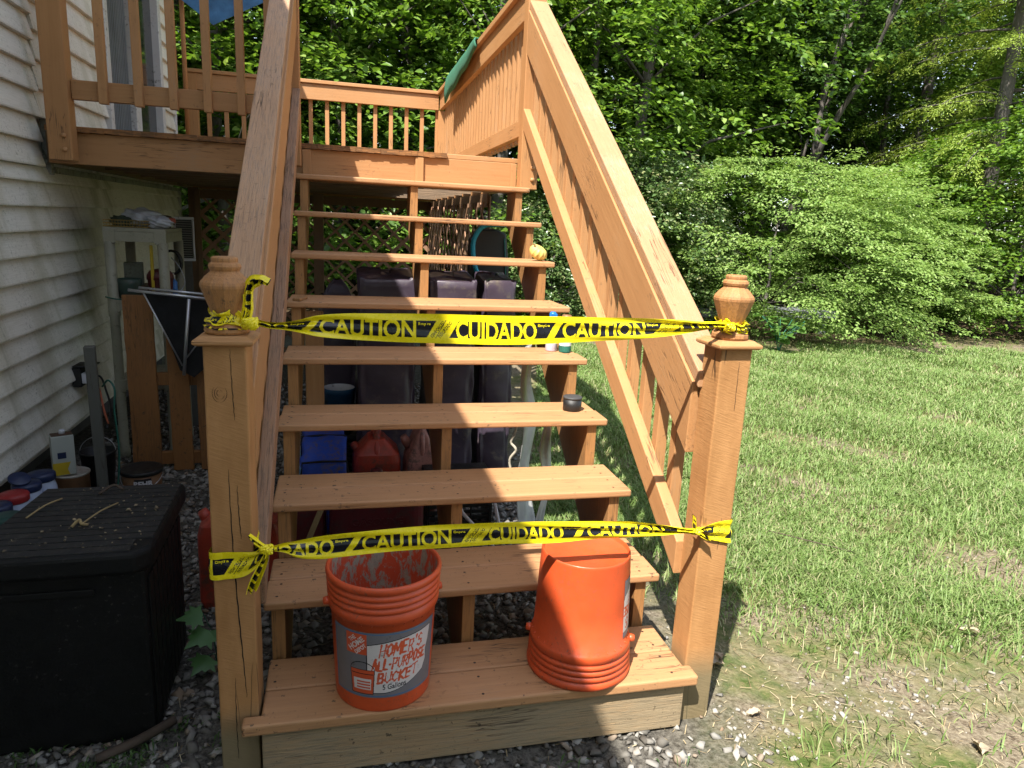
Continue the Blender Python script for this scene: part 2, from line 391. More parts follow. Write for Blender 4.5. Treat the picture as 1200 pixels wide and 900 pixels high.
def noisemat(name, stops, rough=0.9, trans=0.0, spec=0.2):
    """colour picked per island (per stone, blade or leaf)"""
    m, n, b = nmat(name)
    g = N(n, 'ShaderNodeNewGeometry')
    c = ramp(n, stops, g.outputs['Random Per Island']).outputs[0]
    n.links.new(c, b.inputs['Base Color']); b.inputs['Roughness'].default_value = rough
    b.inputs['Specular IOR Level'].default_value = spec
    if trans:
        t = N(n, 'ShaderNodeBsdfTranslucent'); mx = N(n, 'ShaderNodeMixShader')
        hs = N(n, 'ShaderNodeHueSaturation', Saturation=1.1, Value=1.5, Hue=0.492); n.links.new(c, hs.inputs['Color'])
        n.links.new(hs.outputs[0], t.inputs[0])
        mx.inputs[0].default_value = trans
        n.links.new(b.outputs[0], mx.inputs[1]); n.links.new(t.outputs[0], mx.inputs[2])
        n.links.new(mx.outputs[0], n.nodes['Material Output'].inputs[0])
    return m

def make_grass():
    n0 = 1500000
    x = 1.2+rng.random(n0)**1.5*15; y = -0.5+rng.random(n0)**1.25*8.2
    d = np.hypot(x-0.2, y+1.6)
    tuft = 0.5+0.5*np.sin(x*17+3*np.sin(y*11))*np.sin(y*19+2*np.sin(x*13))
    keep = rng.random(n0) < bare_mask(x, y)*(0.35+0.65*tuft)
    # inside the field of view with a margin
    ang = np.arctan2(x-0.218, y+1.641); keep &= (ang < 1.12) & (ang > 0.28)
    keep &= ~((y > 7.0+0.25*np.sin(x*3)+0.2*np.sin(x*7)-0.14*np.clip(x-4,0,5)) & (rng.random(n0) < 0.985))
    x, y, d = x[keep], y[keep], d[keep]; n = len(x)
    L = (0.024+0.038*rng.random(n))*(1+0.05*d); L *= 0.65+0.7*(0.5+0.5*np.sin(x*2.9)*np.sin(y*3.3))
    W = (0.0014+0.0012*rng.random(n))*(1+0.22*np.clip(d-2,0,10))
    a = rng.random(n)*2*PI; lean = 0.35+1.1*rng.random(n)
    dx, dy = np.cos(a), np.sin(a); px, py = -dy*W, dx*W
    z = ground_h(x, y)-0.003
    b0 = np.stack([x-px,y-py,z],-1); b1 = np.stack([x+px,y+py,z],-1)
    mx_, my_ = x+dx*L*0.35*lean, y+dy*L*0.35*lean; mz = z+L*0.6
    m0 = np.stack([mx_-px*.8,my_-py*.8,mz],-1); m1 = np.stack([mx_+px*.8,my_+py*.8,mz],-1)
    tx, ty, tz = x+dx*L*0.85*lean, y+dy*L*0.85*lean, z+L*(1.0-0.25*lean)
    t0 = np.stack([tx-px*.15,ty-py*.15,tz],-1); t1 = np.stack([tx+px*.15,ty+py*.15,tz],-1)
    V = np.stack([b0,b1,m0,m1,t0,t1],1).reshape(-1,3)
    k = np.arange(n)*6
    F = np.concatenate([np.stack([k,k+1,k+3,k+2],-1), np.stack([k+2,k+3,k+5,k+4],-1)])
    me = npmesh('grass', V, F)
    m = noisemat('grass_blade', [(0,(0.10,0.165,0.036)),(0.35,(0.15,0.235,0.062)),(0.7,(0.205,0.295,0.095)),(0.88,(0.26,0.295,0.125)),(1,(0.36,0.32,0.19))], 0.5, 0.3, 0.3)
    tag(link('grass', me, m), 'patchy green lawn grass right of the stairs', 'grass', kind='stuff')
make_grass()

def make_weeds():
    rg = np.random.default_rng(91); X = []; Y = []
    for (cx, cy, sp, k) in [(rg.uniform(-0.95,-0.1), rg.uniform(-0.25,0.32), rg.uniform(0.015,0.06), int(rg.integers(8,40))) for _ in range(60)]+[(rg.uniform(0.0,1.3), rg.uniform(-0.30,-0.06), 0.03, 14) for _ in range(18)]:
        X.append(rg.normal(cx,sp,k)); Y.append(rg.normal(cy,sp,k))
    x = np.concatenate(X); y = np.concatenate(Y); n = len(x); L = 0.010+0.022*rg.random(n); W = 0.0012+0.0022*rg.random(n)
    a = rg.random(n)*2*PI; dx, dy = np.cos(a), np.sin(a); px, py = -dy*W, dx*W; z = ground_h(x,y)+0.004
    V = np.stack([np.stack([x,y,z],-1), np.stack([x+dx*L*.5-px,y+dy*L*.5-py,z+L*.7],-1), np.stack([x+dx*L,y+dy*L,z+L*.8],-1), np.stack([x+dx*L*.5+px,y+dy*L*.5+py,z+L*.7],-1)],1).reshape(-1,3)
    me = npmesh('weeds', V, np.arange(n*4).reshape(-1,4))
    tag(link('weeds', me, noisemat('weed_leaf', [(0,(0.03,0.07,0.015)),(1,(0.10,0.18,0.05))], 0.5, 0.3)), 'tiny weeds and moss growing between the gravel', 'weeds', kind='stuff')
make_weeds()

def chips(name, x, y, size, mat, flat=0.45, zoff=0.3, lift=None):
    n = len(x)
    base = np.array([(-1,-1,-1),(1,-1,-1),(1,1,-1),(-1,1,-1),(-1,-1,1),(1,-1,1),(1,1,1),(-1,1,1)], float)*0.5
    V = base[None]+rng.normal(0,0.17,(n,8,3)); V[:,4:,:2] *= 0.75
    V *= (size[:,None,None]*np.stack([1+0.4*rng.random(n), 0.65+0.4*rng.random(n), flat*(0.6+0.8*rng.random(n))],-1)[:,None,:])
    a = rng.random(n)*2*PI; tx = rng.normal(0,0.38,n); ty = rng.normal(0,0.38,n)
    def rot(V, ang, i, j):
        c, s = np.cos(ang)[:,None], np.sin(ang)[:,None]; A = V[...,i]*c-V[...,j]*s; B = V[...,i]*s+V[...,j]*c
        V[...,i] = A; V[...,j] = B
    rot(V, tx, 1, 2); rot(V, ty, 0, 2); rot(V, a, 0, 1)
    z = ground_h(x, y)+size*flat*zoff
    if lift is not None: z = z+lift
    V += np.stack([x,y,z],-1)[:,None,:]
    F = np.array([(3,2,1,0),(4,5,6,7),(0,1,5,4),(1,2,6,5),(2,3,7,6),(3,0,4,7)])
    F = (F[None]+(np.arange(n)*8)[:,None,None]).reshape(-1,4)
    return link(name, npmesh(name, V.reshape(-1,3), F), mat)
def make_gravel():
    n = 26000
    x = -1.25+rng.random(n)*2.75; y = -0.9+rng.random(n)**1.15*5.5
    k = rng.random(n) < np.where(x > 1.15, 0.35* np.clip(1-(x-1.15)*3,0,1)*np.where(y>0.5,0.15,1), 1)
    k &= ~((x > -0.15) & (y < 0.1) & (rng.random(n) < 0.35))
    x, y = x[k], y[k]
    s = 0.010+0.020*rng.random(len(x))**1.6
    m = noisemat('gravel_stone', [(0,(0.07,0.062,0.052)),(0.3,(0.15,0.14,0.122)),(0.6,(0.22,0.21,0.19)),(0.85,(0.31,0.295,0.265)),(1,(0.20,0.14,0.09))], 0.8, 0, 0.3)
    tag(chips('gravel', x, y, s, m, lift=rng.random(len(x))*0.006), 'loose pale gravel chips under and around the stairs', 'gravel', kind='stuff')
    # pebbles in the worn lawn
    cx = np.concatenate([rng.normal(1.95,0.20,170), rng.normal(1.38,0.10,120), 1.3+rng.random(240)*2.2]); cy = np.concatenate([rng.normal(0.04,0.07,170), rng.normal(-0.05,0.07,120), -0.4+rng.random(240)*1.4])
    k = cx > 1.33; cx, cy = cx[k], cy[k]
    tag(chips('pebbles', cx, cy, 0.004+0.015*rng.random(len(cx))**2.6, noisemat('pebble', [(0,(0.14,0.12,0.09)),(0.5,(0.25,0.23,0.19)),(1,(0.36,0.34,0.31))], 0.85), flat=0.5), 'small pebbles strewn over the worn patch of lawn', 'pebbles', kind='stuff')
    # straw, moss bits and leaf litter
    n = 15000
    x = -1.2+rng.random(n)*6.2; y = -0.6+rng.random(n)**1.4*3.5
    k = (rng.random(n) < np.where(x > 1.3, 1, 0.3)); x, y = x[k], y[k]; n = len(x)
    L = 0.004+0.020*rng.random(n)**2; W = 0.0006+0.0009*rng.random(n); a = rng.random(n)*PI
    dx, dy = np.cos(a)*L, np.sin(a)*L; px, py = -np.sin(a)*W, np.cos(a)*W; z = ground_h(x,y)+0.003+0.008*rng.random(n); dz = rng.normal(0,0.005,n)
    V = np.stack([np.stack([x-dx-px,y-dy-py,z-dz],-1), np.stack([x+dx-px,y+dy-py,z+dz],-1), np.stack([x+dx+px,y+dy+py,z+dz],-1), np.stack([x-dx+px,y-dy+py,z-dz],-1)],1).reshape(-1,3)
    F = np.arange(n*4).reshape(-1,4)
    tag(link('dry_straw', npmesh('dry_straw', V, F), noisemat('dry_stem', [(0,(0.12,0.08,0.04)),(0.5,(0.32,0.25,0.14)),(1,(0.45,0.38,0.25))], 0.8)), 'dry stems and straw scattered over the bare ground', 'straw', kind='stuff')
make_gravel()

# ------------------------------------------------------------------ house
WX = -1.25
def siding_material():
    m, n, b = nmat('stained_lap_siding')
    tc = N(n, 'ShaderNodeTexCoord'); P = tc.outputs['Object']
    mp = N(n, 'ShaderNodeMapping'); mp.inputs['Scale'].default_value = (1,2.6,0.35); n.links.new(P, mp.inputs[0])
    st = noise(n, mp.outputs[0], 1.3, 7, 0.6, 0.6); bl = noise(n, P, 5, 6, 0.7); fn = noise(n, P, 70, 4, 0.8)
    mg = N(n, 'ShaderNodeMapping'); mg.inputs['Scale'].default_value = (10,0.6,14); n.links.new(P, mg.inputs[0])
    gr = noise(n, mg.outputs[0], 14, 5, 0.7)
    c = mixc(n, ramp(n, [(0.35,0),(0.65,1)], gr).outputs[0], (0.64,0.615,0.535), (0.74,0.715,0.64))
    c = mixc(n, mth(n,'MULTIPLY',ramp(n, [(0.50,0),(0.60,1)], st).outputs[0],0.40), c, (0.38,0.355,0.23))
    c = mixc(n, mth(n,'MULTIPLY',ramp(n, [(0.60,0),(0.70,1)], st).outputs[0],0.5), c, (0.15,0.17,0.07))
    c = mixc(n, mth(n,'MULTIPLY',ramp(n, [(0.55,0),(0.62,1)], fn).outputs[0],mth(n,'MULTIPLY',ramp(n, [(0.4,0),(0.6,1)], bl).outputs[0],0.6)), c, (0.17,0.16,0.11))
    n.links.new(c, b.inputs['Base Color']); b.inputs['Roughness'].default_value = 0.6
    bump(n, b, gr, 0.2, 0.001)
    return m
SIDE = siding_material()
house = thing('house', 'grey-white lap-sided house wall with green algae streaks left of the deck', 'house', (WX, 0, 0))
DY0, DY1 = 3.62, 5.15     # sliding door opening along y
def siding(y0, y1, z0, z1, row=0.1175, seed=0):
    bm = bmesh.new(); z = z0
    rr = random.Random(seed)
    while z < z1-0.01:
        zt = min(z+row, z1)
        # lap board: thick at its lower edge, slight unevenness along the length
        ys = [y0+(y1-y0)*i/12 for i in range(13)]
        A = []; 
        for y in ys:
            wv = rr.uniform(-0.0003,0.0003)
            A.append([bm.verts.new(p) for p in ((-0.02,y,z),(0.029+wv,y,z),(0.030+wv,y,z+0.008),(0.001,y,zt+0.003),(-0.02,y,zt))])
        for p, q in zip(A, A[1:]):
            for k in range(5): bm.faces.new((p[k],p[(k+1)%5],q[(k+1)%5],q[k]))
        bm.faces.new(A[0]); bm.faces.new(A[-1][::-1])
        z = zt
    return bm
obj('siding', siding(-7, 5.62, 0.255, 1.62), SIDE, house)
obj('siding', siding(-7, 2.50, 1.624, 3.86, seed=1), SIDE, house)
obj('siding', siding(2.50, DY0, 1.86, 3.86, row=0.135, seed=2), SIDE, house)
obj('siding', siding(DY1, 5.62, 1.86, 3.86, row=0.135, seed=3), SIDE, house)
obj('siding', siding(DY0, DY1, 3.72, 3.86, row=0.135, seed=4), SIDE, house)
obj('wall_core', box(-6,-0.021,-7,5.60,0.2,3.97), SIDE, house)
obj('foundation', box(-6,-0.18,-6.9,5.5,-0.3,0.26), CONCRETE, house)
bm = bmesh.new(); bx(bm, -0.012,0.03,2.62,5.66,1.60,1.632); bx(bm,-0.012,0.026,2.585,2.62,1.59,1.90)
obj('flashing', bm, FLASH, house, bevel=0.003)
bm = bmesh.new(); bx(bm, -0.03,0.028,5.62,5.68,0.25,1.60); bx(bm, -0.03,0.028,5.62,5.68,1.86,3.86); obj('corner_board', bm, WTRIM, house, bevel=0.003)
# eave that throws the long shadow over the steps
EAX, EAZ = 0.51, 3.98
bm = bmesh.new()
prism(bm, [(EAX,EAZ),(EAX,EAZ+0.12),(-3.4,EAZ+2.1),(-7.2,EAZ+0.16),(-7.2,EAZ),(-3.4,EAZ+1.92)], -7.4, 6.1, 'Y')
obj('roof', bm, plain('grey_shingle', (0.10,0.10,0.10), 0.9), house)
obj('soffit', box(-0.02,EAX-0.002,-7.38,6.08,EAZ-0.13,EAZ-0.002), WTRIM, house)
# sliding door
door = bpy.data.objects.new('sliding_door', None); C.objects.link(door); door.parent = house
tag(door, 'white framed sliding glass door with grey drapes')
bm = bmesh.new()
for a, b_ in ((DY0,DY0+0.07),(DY1-0.09,DY1)): bx(bm,-0.02,0.045,a,b_,1.86,3.72)
bx(bm,-0.02,0.045,DY0,DY1,3.65,3.72); bx(bm,-0.02,0.05,DY0,DY1,1.845,1.90)
obj('door_frame', bm, WTRIM, door, bevel=0.004)
ym = (DY0+DY1)/2
bm = bmesh.new()
bx(bm,-0.01,0.035,ym-0.11,ym+0.03,1.9,3.65)
bx(bm,0.005,0.03,DY0+0.07,DY0+0.12,1.9,3.65)
obj('sash', bm, WTRIM, door, bevel=0.004)
obj('glass', box(-0.012,-0.004,DY0+0.07,ym-0.1,1.9,3.65), GLASS, door)
obj('glass', box(-0.016,-0.01,ym+0.02,DY1-0.09,1.9,3.65), GLASS, door)
bm = bmesh.new()
ys = np.linspace(DY0+0.1, ym-0.1, 60)
A = [(bm.verts.new((-0.003+0.004*math.sin(i*1.5),y,1.92)), bm.verts.new((-0.003+0.004*math.sin(i*1.5),y,3.6))) for i,y in enumerate(ys)]
for p,q in zip(A,A[1:]): bm.faces.new((p[0],q[0],q[1],p[1]))
obj('drape', bm, DRAPE, door)

# ------------------------------------------------------------------ deck
DKY0, DKY1, DKZ = 2.49, 6.08, 1.825
DX0, DX1 = -1.20, 1.20
deck = thing('deck', 'raised orange-brown timber deck with slatted railings against the house', 'deck', (0,0,0))
bm = bmesh.new(); y = DKY0+0.128
while y < DKY1-0.1:
    bx(bm, DX0, 0.70, y, y+0.137, DKZ-0.026, DKZ); y += 0.140
obj('decking', bm, PX, deck, bevel=0.003)
bm = bmesh.new()      # right-hand boards, unseen open gaps added to let sun onto the joists
for k in range(8):
    y = DKY0+0.42+k*0.405; bx(bm, 0.703, 1.225, y-0.0, y+0.13, DKZ-0.026, DKZ); bx(bm, 0.703, 1.225, y+0.134, y+0.264, DKZ-0.026, DKZ)
bx(bm, 0.703, 1.225, DKY0+0.002, DKY0+0.135, DKZ-0.026, DKZ); bx(bm, 0.703, 1.225, DKY0+0.139, DKY0+0.272, DKZ-0.026, DKZ)
obj('decking', bm, PX, deck, bevel=0.003)
bm = bmesh.new(); nx_ = 60
for i in range(nx_):
    x0 = DX0+(0.80-DX0)*i/nx_; x1 = DX0+(0.80-DX0)*(i+1)/nx_-0.0004
    j = random.uniform(-0.003,0.003); bx(bm, x0, x1, DKY0-0.022+j, DKY0+(0.125 if x1 < 0.70 else 0.0), DKZ-0.026+random.uniform(-0.002,0.002), DKZ)
obj('nosing_board', bm, wood('mildewed_nosing', 'X', base=(0.40,0.18,0.06), bare=(0.03,0.022,0.014), wear=0.28, lines=0.3, dirt=1.0), deck)
obj('rim_board', box(DX0,DX1,DKY0,DKY0+0.038,1.645,DKZ-0.027), PX, deck, bevel=0.003)
obj('rim_board', box(DX1-0.038,DX1,DKY0+0.04,DKY1,1.645,DKZ-0.027), PY, deck, bevel=0.003)
obj('rim_board', box(DX0,DX1,DKY1-0.038,DKY1-0.001,1.645,DKZ-0.027), PX, deck, bevel=0.003)
obj('ledger', box(DX0-0.02,DX0+0.018,DKY0+0.04,DKY1-0.04,1.645,DKZ-0.027), BAREY, deck)
for k in range(8):
    y = DKY0+0.42+k*0.405
    jo = obj('joist', box(DX0+0.019,DX1-0.039,y,y+0.038,1.66,DKZ-0.027), BARE, deck)
for (x0, w_) in ((0.0,0.045),(0.605,0.045),(1.15,0.035)):
    obj('trim_batten', box(x0+0.02,x0+0.02+w_,DKY0-0.016,DKY0-0.001,1.66,DKZ-0.03), PZ, deck, bevel=0.002)
def bolt(parent, x, y, z):
    bm = bmesh.new(); lathe(bm, [(0.0001,0.012),(0.008,0.011),(0.012,0.006),(0.013,0)], 12)
    obj('bolt', bm, PX, parent, smooth=True, loc=(x,y,z), rot=(PI/2,0,0))
def deck_post(x0, x1, zb, zt, bolts=True, y0=2.36, y1=2.449):
    p = obj('post', box(x0,x1,y0,y1,zb,zt), POSTM, deck, bevel=0.004)
    if bolts:
        for z in (1.705,1.77): bolt(p, (x0+x1)/2+0.02, y0, z)
    return p
deck_post(-1.155,-1.05,1.655,2.78); deck_post(1.20,1.30,1.652,2.74); deck_post(-0.075,0.018,1.70,2.9,False)
obj('post', box(1.20,1.29,6.0,6.09,1.83,2.55), POSTM, deck, bevel=0.004)
obj('post', box(-1.19,-1.10,6.0,6.09,1.83,2.70), POSTM, deck, bevel=0.004)
obj('post', box(-1.15,-1.06,5.60,5.69,-0.1,1.645), BAREZ, deck)
obj('post', box(-0.03,0.06,5.40,5.49,-0.1,1.645), BAREZ, deck)
obj('post', box(1.10,1.19,5.60,5.69,-0.1,1.645), BAREZ, deck)
obj('post', box(1.10,1.19,3.9,3.99,-0.1,1.645), BAREZ, deck)
def railing(name, label):
    o = bpy.data.objects.new(name, None); C.objects.link(o); o.parent = deck; return tag(o, label)
# front left run, between wall post and stair post
fr = railing('front_railing', None)
obj('rail', box(-1.048,-0.077,2.405,2.443,1.945,2.035), PX, fr, bevel=0.003)
obj('rail', box(-1.048,-0.077,2.405,2.443,2.56,2.70), PX, fr, bevel=0.003)
obj('cap_rail', box(-1.155,-0.04,2.36,2.47,2.742,2.78), PX, fr, bevel=0.004)
for x in (-0.90,-0.742,-0.584,-0.425,-0.267,-0.13):
    obj('baluster', box(x-0.019,x+0.019,2.366,2.404,1.93,2.70), PZ, fr, bevel=0.002)
# back run
br = railing('back_railing', None)
obj('side_rail', box(-1.10,1.20,6.005,6.043,2.555,2.70), PX, br, bevel=0.003)
obj('rail', box(-1.10,1.20,6.01,6.048,1.93,2.02), PX, br, bevel=0.003)
obj('cap_rail', box(-1.20,1.30,5.985,6.10,2.703,2.736), PX, br, bevel=0.004)
for k in range(15):
    x = -1.01+k*0.1575
    obj('baluster', box(x-0.019,x+0.019,6.05,6.088,1.95,2.62), PZ, br, bevel=0.002)
# right run
rr_ = railing('side_railing', None)
obj('side_rail', box(1.21,1.248,2.452,6.0,2.555,2.70), PY, rr_, bevel=0.003)
obj('rail', box(1.21,1.248,2.452,6.0,1.945,2.035), PY, rr_, bevel=0.003)
obj('cap_rail', box(1.185,1.315,2.40,5.983,2.703,2.741), PY, rr_, bevel=0.004)
k = 0; y = 2.53
while y < 5.95:
    obj('baluster', box(1.2495,1.2875,y,y+0.038,1.93,2.70), PZ, rr_, bevel=0.002); y += 0.118

# ------------------------------------------------------------------ staircase
H, G = 0.183, 0.276; TH = 0.026
SCREW = plain('rusty_screw_head', (0.05,0.028,0.018), 0.6, metal=0.3)
stairs = thing('staircase', 'nine-step orange-brown wooden staircase with sloping handrails and urn-topped newel posts', 'staircase', (0,0,0))
def tread(k):
    z = 0.19+H*(k-1); y = G*(k-1)
    bm = bmesh.new()
    if k == 1:
        # front board notched round the newel posts
        prism(bm, [(-0.032,0.0),(1.236,0.0),(1.236,0.058),(1.214,0.06),(1.214,0.139),(0.012,0.139),(0.012,0.042),(-0.032,0.042)], z-TH-0.006, z, 'Z')
        bx(bm, 0.012,1.214,0.1425,0.283,z-TH-0.006,z)
    else:
        dx = random.uniform(-0.004,0.004)
        bx(bm, 0.0+dx,1.222,y,y+0.139,z-TH,z); bx(bm, 0.002,1.219+dx,y+0.1425,y+0.281,z-TH,z-0.0005)
    for sx in (0.036, 0.598, 1.166):
        for q in (0.032, 0.108, 0.175, 0.248):
            if k == 1 and q < 0.15 and sx < 0.1: continue
            cx_, cy_ = sx+random.uniform(-0.004,0.004), y+q+random.uniform(-0.005,0.005)
            vs = [bm.verts.new((cx_+0.0042*math.cos(a*PI/4), cy_+0.0042*math.sin(a*PI/4), z+0.0004)) for a in range(8)]
            bm.faces.new(vs).material_index = 1
    o = obj('tread', bm, [TREAD, SCREW], stairs, bevel=0.007, segs=3)
    return o
treads = [tread(k) for k in range(1,10)]
def stringer(x0, x1, mat=STRM, top=9):
    pts = [(0.061,-0.05),(0.061,0.19-TH-0.007)]
    for k in range(1,top+1):
        z = 0.19+H*(k-1)-TH-(0.007 if k == 1 else 0.001); y = G*(k-1)+0.02
        if k > 1: pts.append((y, 0.19+H*(k-2)-TH-(0.007 if k == 2 else 0.001)))
        pts.append((y,z))
    pts.append((2.44,pts[-1][1])); pts.append((2.44,pts[-1][1]-0.16)); pts.append((0.36,-0.05))
    bm = bmesh.new(); prism(bm, pts, x0, x1, 'X'); return obj('stringer', bm, mat, stairs, bevel=0.002)
stringer(0.018,0.056); stringer(0.578,0.616); stringer(1.147,1.185)
obj('skirt_board', box(0.014,1.205,0.022,0.06,0.008,0.155), SKIRT, stairs, bevel=0.003)
# newel posts
def newel(cx, cy, s, rz, ztop, label, fa):
    p = bpy.data.objects.new('newel_post', None); C.objects.link(p); p.parent = stairs; p.location = (cx,cy,0); p.rotation_euler = (0,0,rz)
    tag(p, label)
    h = s/2; bm = bmesh.new()
    n = 14
    rows = []
    for i in range(n+1):
        z = -0.12+(ztop+0.12)*i/n; j = lambda: random.uniform(-0.0008,0.0008)
        rows.append([bm.verts.new((sx*h+j(),sy*h+j(),z)) for sx,sy in ((-1,-1),(1,-1),(1,1),(-1,1))])
    for a, b_ in zip(rows,rows[1:]):
        for q in range(4): bm.faces.new((a[q],a[(q+1)%4],b_[(q+1)%4],b_[q]))
    bm.faces.new(rows[0]); bm.faces.new(rows[-1])
    obj('shaft', bm, NEWELM, p, bevel=0.004)
    bm = bmesh.new(); c = 0.066
    prof = [(c-0.006,ztop),(c,ztop+0.004),(c,ztop+0.012),(c-0.005,ztop+0.015),(c-0.010,ztop+0.017),(c-0.016,ztop+0.022)]
    rows = [[bm.verts.new((sx*r_,sy*r_,z)) for sx,sy in ((-1,-1),(1,-1),(1,1),(-1,1))] for r_,z in prof]
    for a, b_ in zip(rows,rows[1:]):
        for q in range(4): bm.faces.new((a[q],a[(q+1)%4],b_[(q+1)%4],b_[q]))
    bm.faces.new(rows[0]); bm.faces.new(rows[-1]); obj('post_cap', bm, PX, p, bevel=0.002)
    z0 = ztop+0.0225
    bm = bmesh.new()
    prof = [(0.048,0),(0.051,0.006),(0.050,0.014),(0.044,0.022),(0.034,0.030),(0.031,0.036),(0.033,0.046),(0.040,0.064),(0.049,0.088),(0.0555,0.106),(0.056,0.112),(0.054,0.118),(0.044,0.130),(0.034,0.139),(0.031,0.143),(0.034,0.147),(0.036,0.153),(0.034,0.159),(0.028,0.163),(0.029,0.166),(0.029,0.172),(0.026,0.175)]
    rows = lathe(bm, [(r_*1.0,z0+z) for r_,z in prof], 12, a0=fa, a1=fa+2*PI); capends(bm, rows)
    obj('finial', bm, FINM, p, bevel=0.0015)
    return p
NEWELM, _n, _b = nmat('rough_sawn_newel_paint')
def newel_mat(n, b):
    v, raw = coords(n, (0,0,0), (3,3,1)); v2, _ = coords(n, (0,0.35,0), (6,6,60))
    g = noise(n, v, 6, 6, 0.6); saw = noise(n, v2, 3, 3, 0.6); big = noise(n, raw, 3, 4); fine = noise(n, raw, 60, 3)
    v3, _ = coords(n, (0,0.0,0), (16,16,1))
    c = mixc(n, ramp(n, [(0.3,0),(0.7,1)], g).outputs[0], (0.33,0.160,0.058), (0.43,0.222,0.088))
    c = mixc(n, mth(n,'MULTIPLY',ramp(n, [(0.6,0),(0.7,1)], saw).outputs[0],0.35), c, (0.25,0.12,0.045))
    cr = ramp(n, [(0.488,0),(0.498,1),(0.502,1),(0.512,0)], noise(n, v3, 1.1, 2, 0.4)).outputs[0]
    crm = mth(n,'MULTIPLY',cr, ramp(n, [(0.5,0),(0.58,1)], noise(n, raw, 2.4, 2)).outputs[0])
    c = mixc(n, mth(n,'MULTIPLY',crm,0.9), c, (0.03,0.016,0.008))
    # bare mossy wood at the foot
    tc = N(n,'ShaderNodeTexCoord'); sp = N(n,'ShaderNodeSeparateXYZ'); n.links.new(tc.outputs['Object'], sp.inputs[0])
    ft = ramp(n, [(0.0,1),(1.0,0)], mth(n,'MULTIPLY',mth(n,'SUBTRACT',mth(n,'ADD',sp.outputs['Z'],mth(n,'MULTIPLY',big,0.16)),0.20),9)).outputs[0]
    c = mixc(n, mth(n,'MULTIPLY',ft,0.85), c, mixc(n, big, (0.10,0.10,0.055), (0.26,0.21,0.13)))
    n.links.new(c, b.inputs['Base Color']); b.inputs['Roughness'].default_value = 0.6; b.inputs['Specular IOR Level'].default_value = 0.3
    bump(n, b, mth(n,'ADD',mth(n,'MULTIPLY',saw,0.55),mth(n,'SUBTRACT',mth(n,'MULTIPLY',fine,0.25),crm)), 0.55, 0.004)
newel_mat(_n, _b)
FINM = wood('turned_finial_wood', 'Z', base=(0.42,0.20,0.075), bare=(0.22,0.15,0.10), wear=0.12, lines=0.35, grain=1.6, dirt=0.6, bumpk=0.7)
newel(-0.040,0.098,0.095,-0.03,1.157,'left newel post in shade with a long crack and a knot', 0.1)
newel(1.270,0.110,0.095,0.02,1.155,'sunlit right newel post of rough-sawn wood', 0.26)
def crack(parent, pts, wd_, y):
    """thin open crack running down a post face; pts (x,z) in the post's own frame"""
    bm = bmesh.new(); P = curve_pts([(p[0],0,p[1]) for p in pts], 8); n_ = len(P); L_ = []; R2 = []
    for i, p in enumerate(P):
        w_ = wd_*math.sin(PI*(i+0.3)/(n_+0.6))**0.6*(0.7+0.6*abs(math.sin(i*1.9)))+0.0001; x = p.x+0.0007*math.sin(i*2.3)
        L_.append(bm.verts.new((x-w_,y,p.z))); R2.append(bm.verts.new((x+w_,y,p.z)))
    for i in range(n_-1): bm.faces.new((L_[i],L_[i+1],R2[i+1],R2[i]))
    obj('crack', bm, CRK, parent)
CRK = plain('dark_crack', (0.012,0.007,0.004), 0.9)
NLp = [o for o in stairs.children if o.name.startswith('newel_post')]
crack(NLp[0], [(0.012,1.15),(0.014,1.05),(0.017,0.98)], 0.0007, -0.0482)
crack(NLp[0], [(-0.002,0.86),(0.000,0.70),(0.006,0.52),(0.014,0.36),(0.020,0.24)], 0.0013, -0.0482)
crack(NLp[0], [(0.016,0.82),(0.018,0.74),(0.021,0.68)], 0.0008, -0.0482)
crack(NLp[0], [(-0.006,0.30),(-0.008,0.18),(-0.006,0.06)], 0.0009, -0.0482)
for q, rad_ in enumerate((0.006,0.011,0.016)):
    crack(NLp[0], [(-0.014+rad_*math.cos(a), 1.045+1.35*rad_*math.sin(a)) for a in np.linspace(0.4+q, 0.4+q+4.6, 9)], 0.0005, -0.0482-0.0001*q)
crack(NLp[1], [(0.010,1.12),(0.012,0.98)], 0.0006, -0.0482)
crack(NLp[1], [(0.014,0.66),(0.012,0.56)], 0.0006, -0.0482)
# sloping rails
def capz(y): return 1.355+SL*(y-0.543)
def slab(x0, x1, y0, y1, fz, th, bm=None):
    bm = bm or bmesh.new()
    prism(bm, [(y0,fz(y0)-th),(y1,fz(y1)-th),(y1,fz(y1)),(y0,fz(y0))], x0, x1, 'X'); return bm
BRZ = lambda y: 0.443+0.695*y
def handrail(side, label):
    h = bpy.data.objects.new('handrail', None); C.objects.link(h); h.parent = stairs; tag(h, label)
    L = side < 0
    c0, c1 = (-0.093,-0.001) if L else (1.207,1.303)
    s0, s1 = (-0.028,0.009) if L else (1.200,1.238)
    b0, b1 = (-0.018,0.021) if L else (1.199,1.237)
    y1 = 2.355
    yp = 0.152 if L else 0.162
    obj('cap_rail', slab(c0,c1,yp-0.02 if not L else yp,y1+0.09,capz,0.046), CAPW if L else PS2, h, bevel=0.004)
    obj('side_rail', slab(s0,s1,yp,y1,lambda y: capz(y)-0.047,0.214), PS, h, bevel=0.003)
    bt = 0.152
    obj('bottom_rail', slab(b0,b1,bt,y1,BRZ,0.106), (WORN if L else PS), h, bevel=0.003)
    y = 0.30
    g0, g1 = (b0-0.0385,b0-0.0005) if L else (1.2385,1.2765)
    while y < 2.32:
        bm = bmesh.new()
        prism(bm, [(y,BRZ(y)-0.10),(y+0.038,BRZ(y+0.038)-0.10),(y+0.038,capz(y+0.038)-0.09),(y,capz(y)-0.09)], g0, g1, 'X')
        obj('baluster', bm, PZ, h, bevel=0.002); y += 0.132
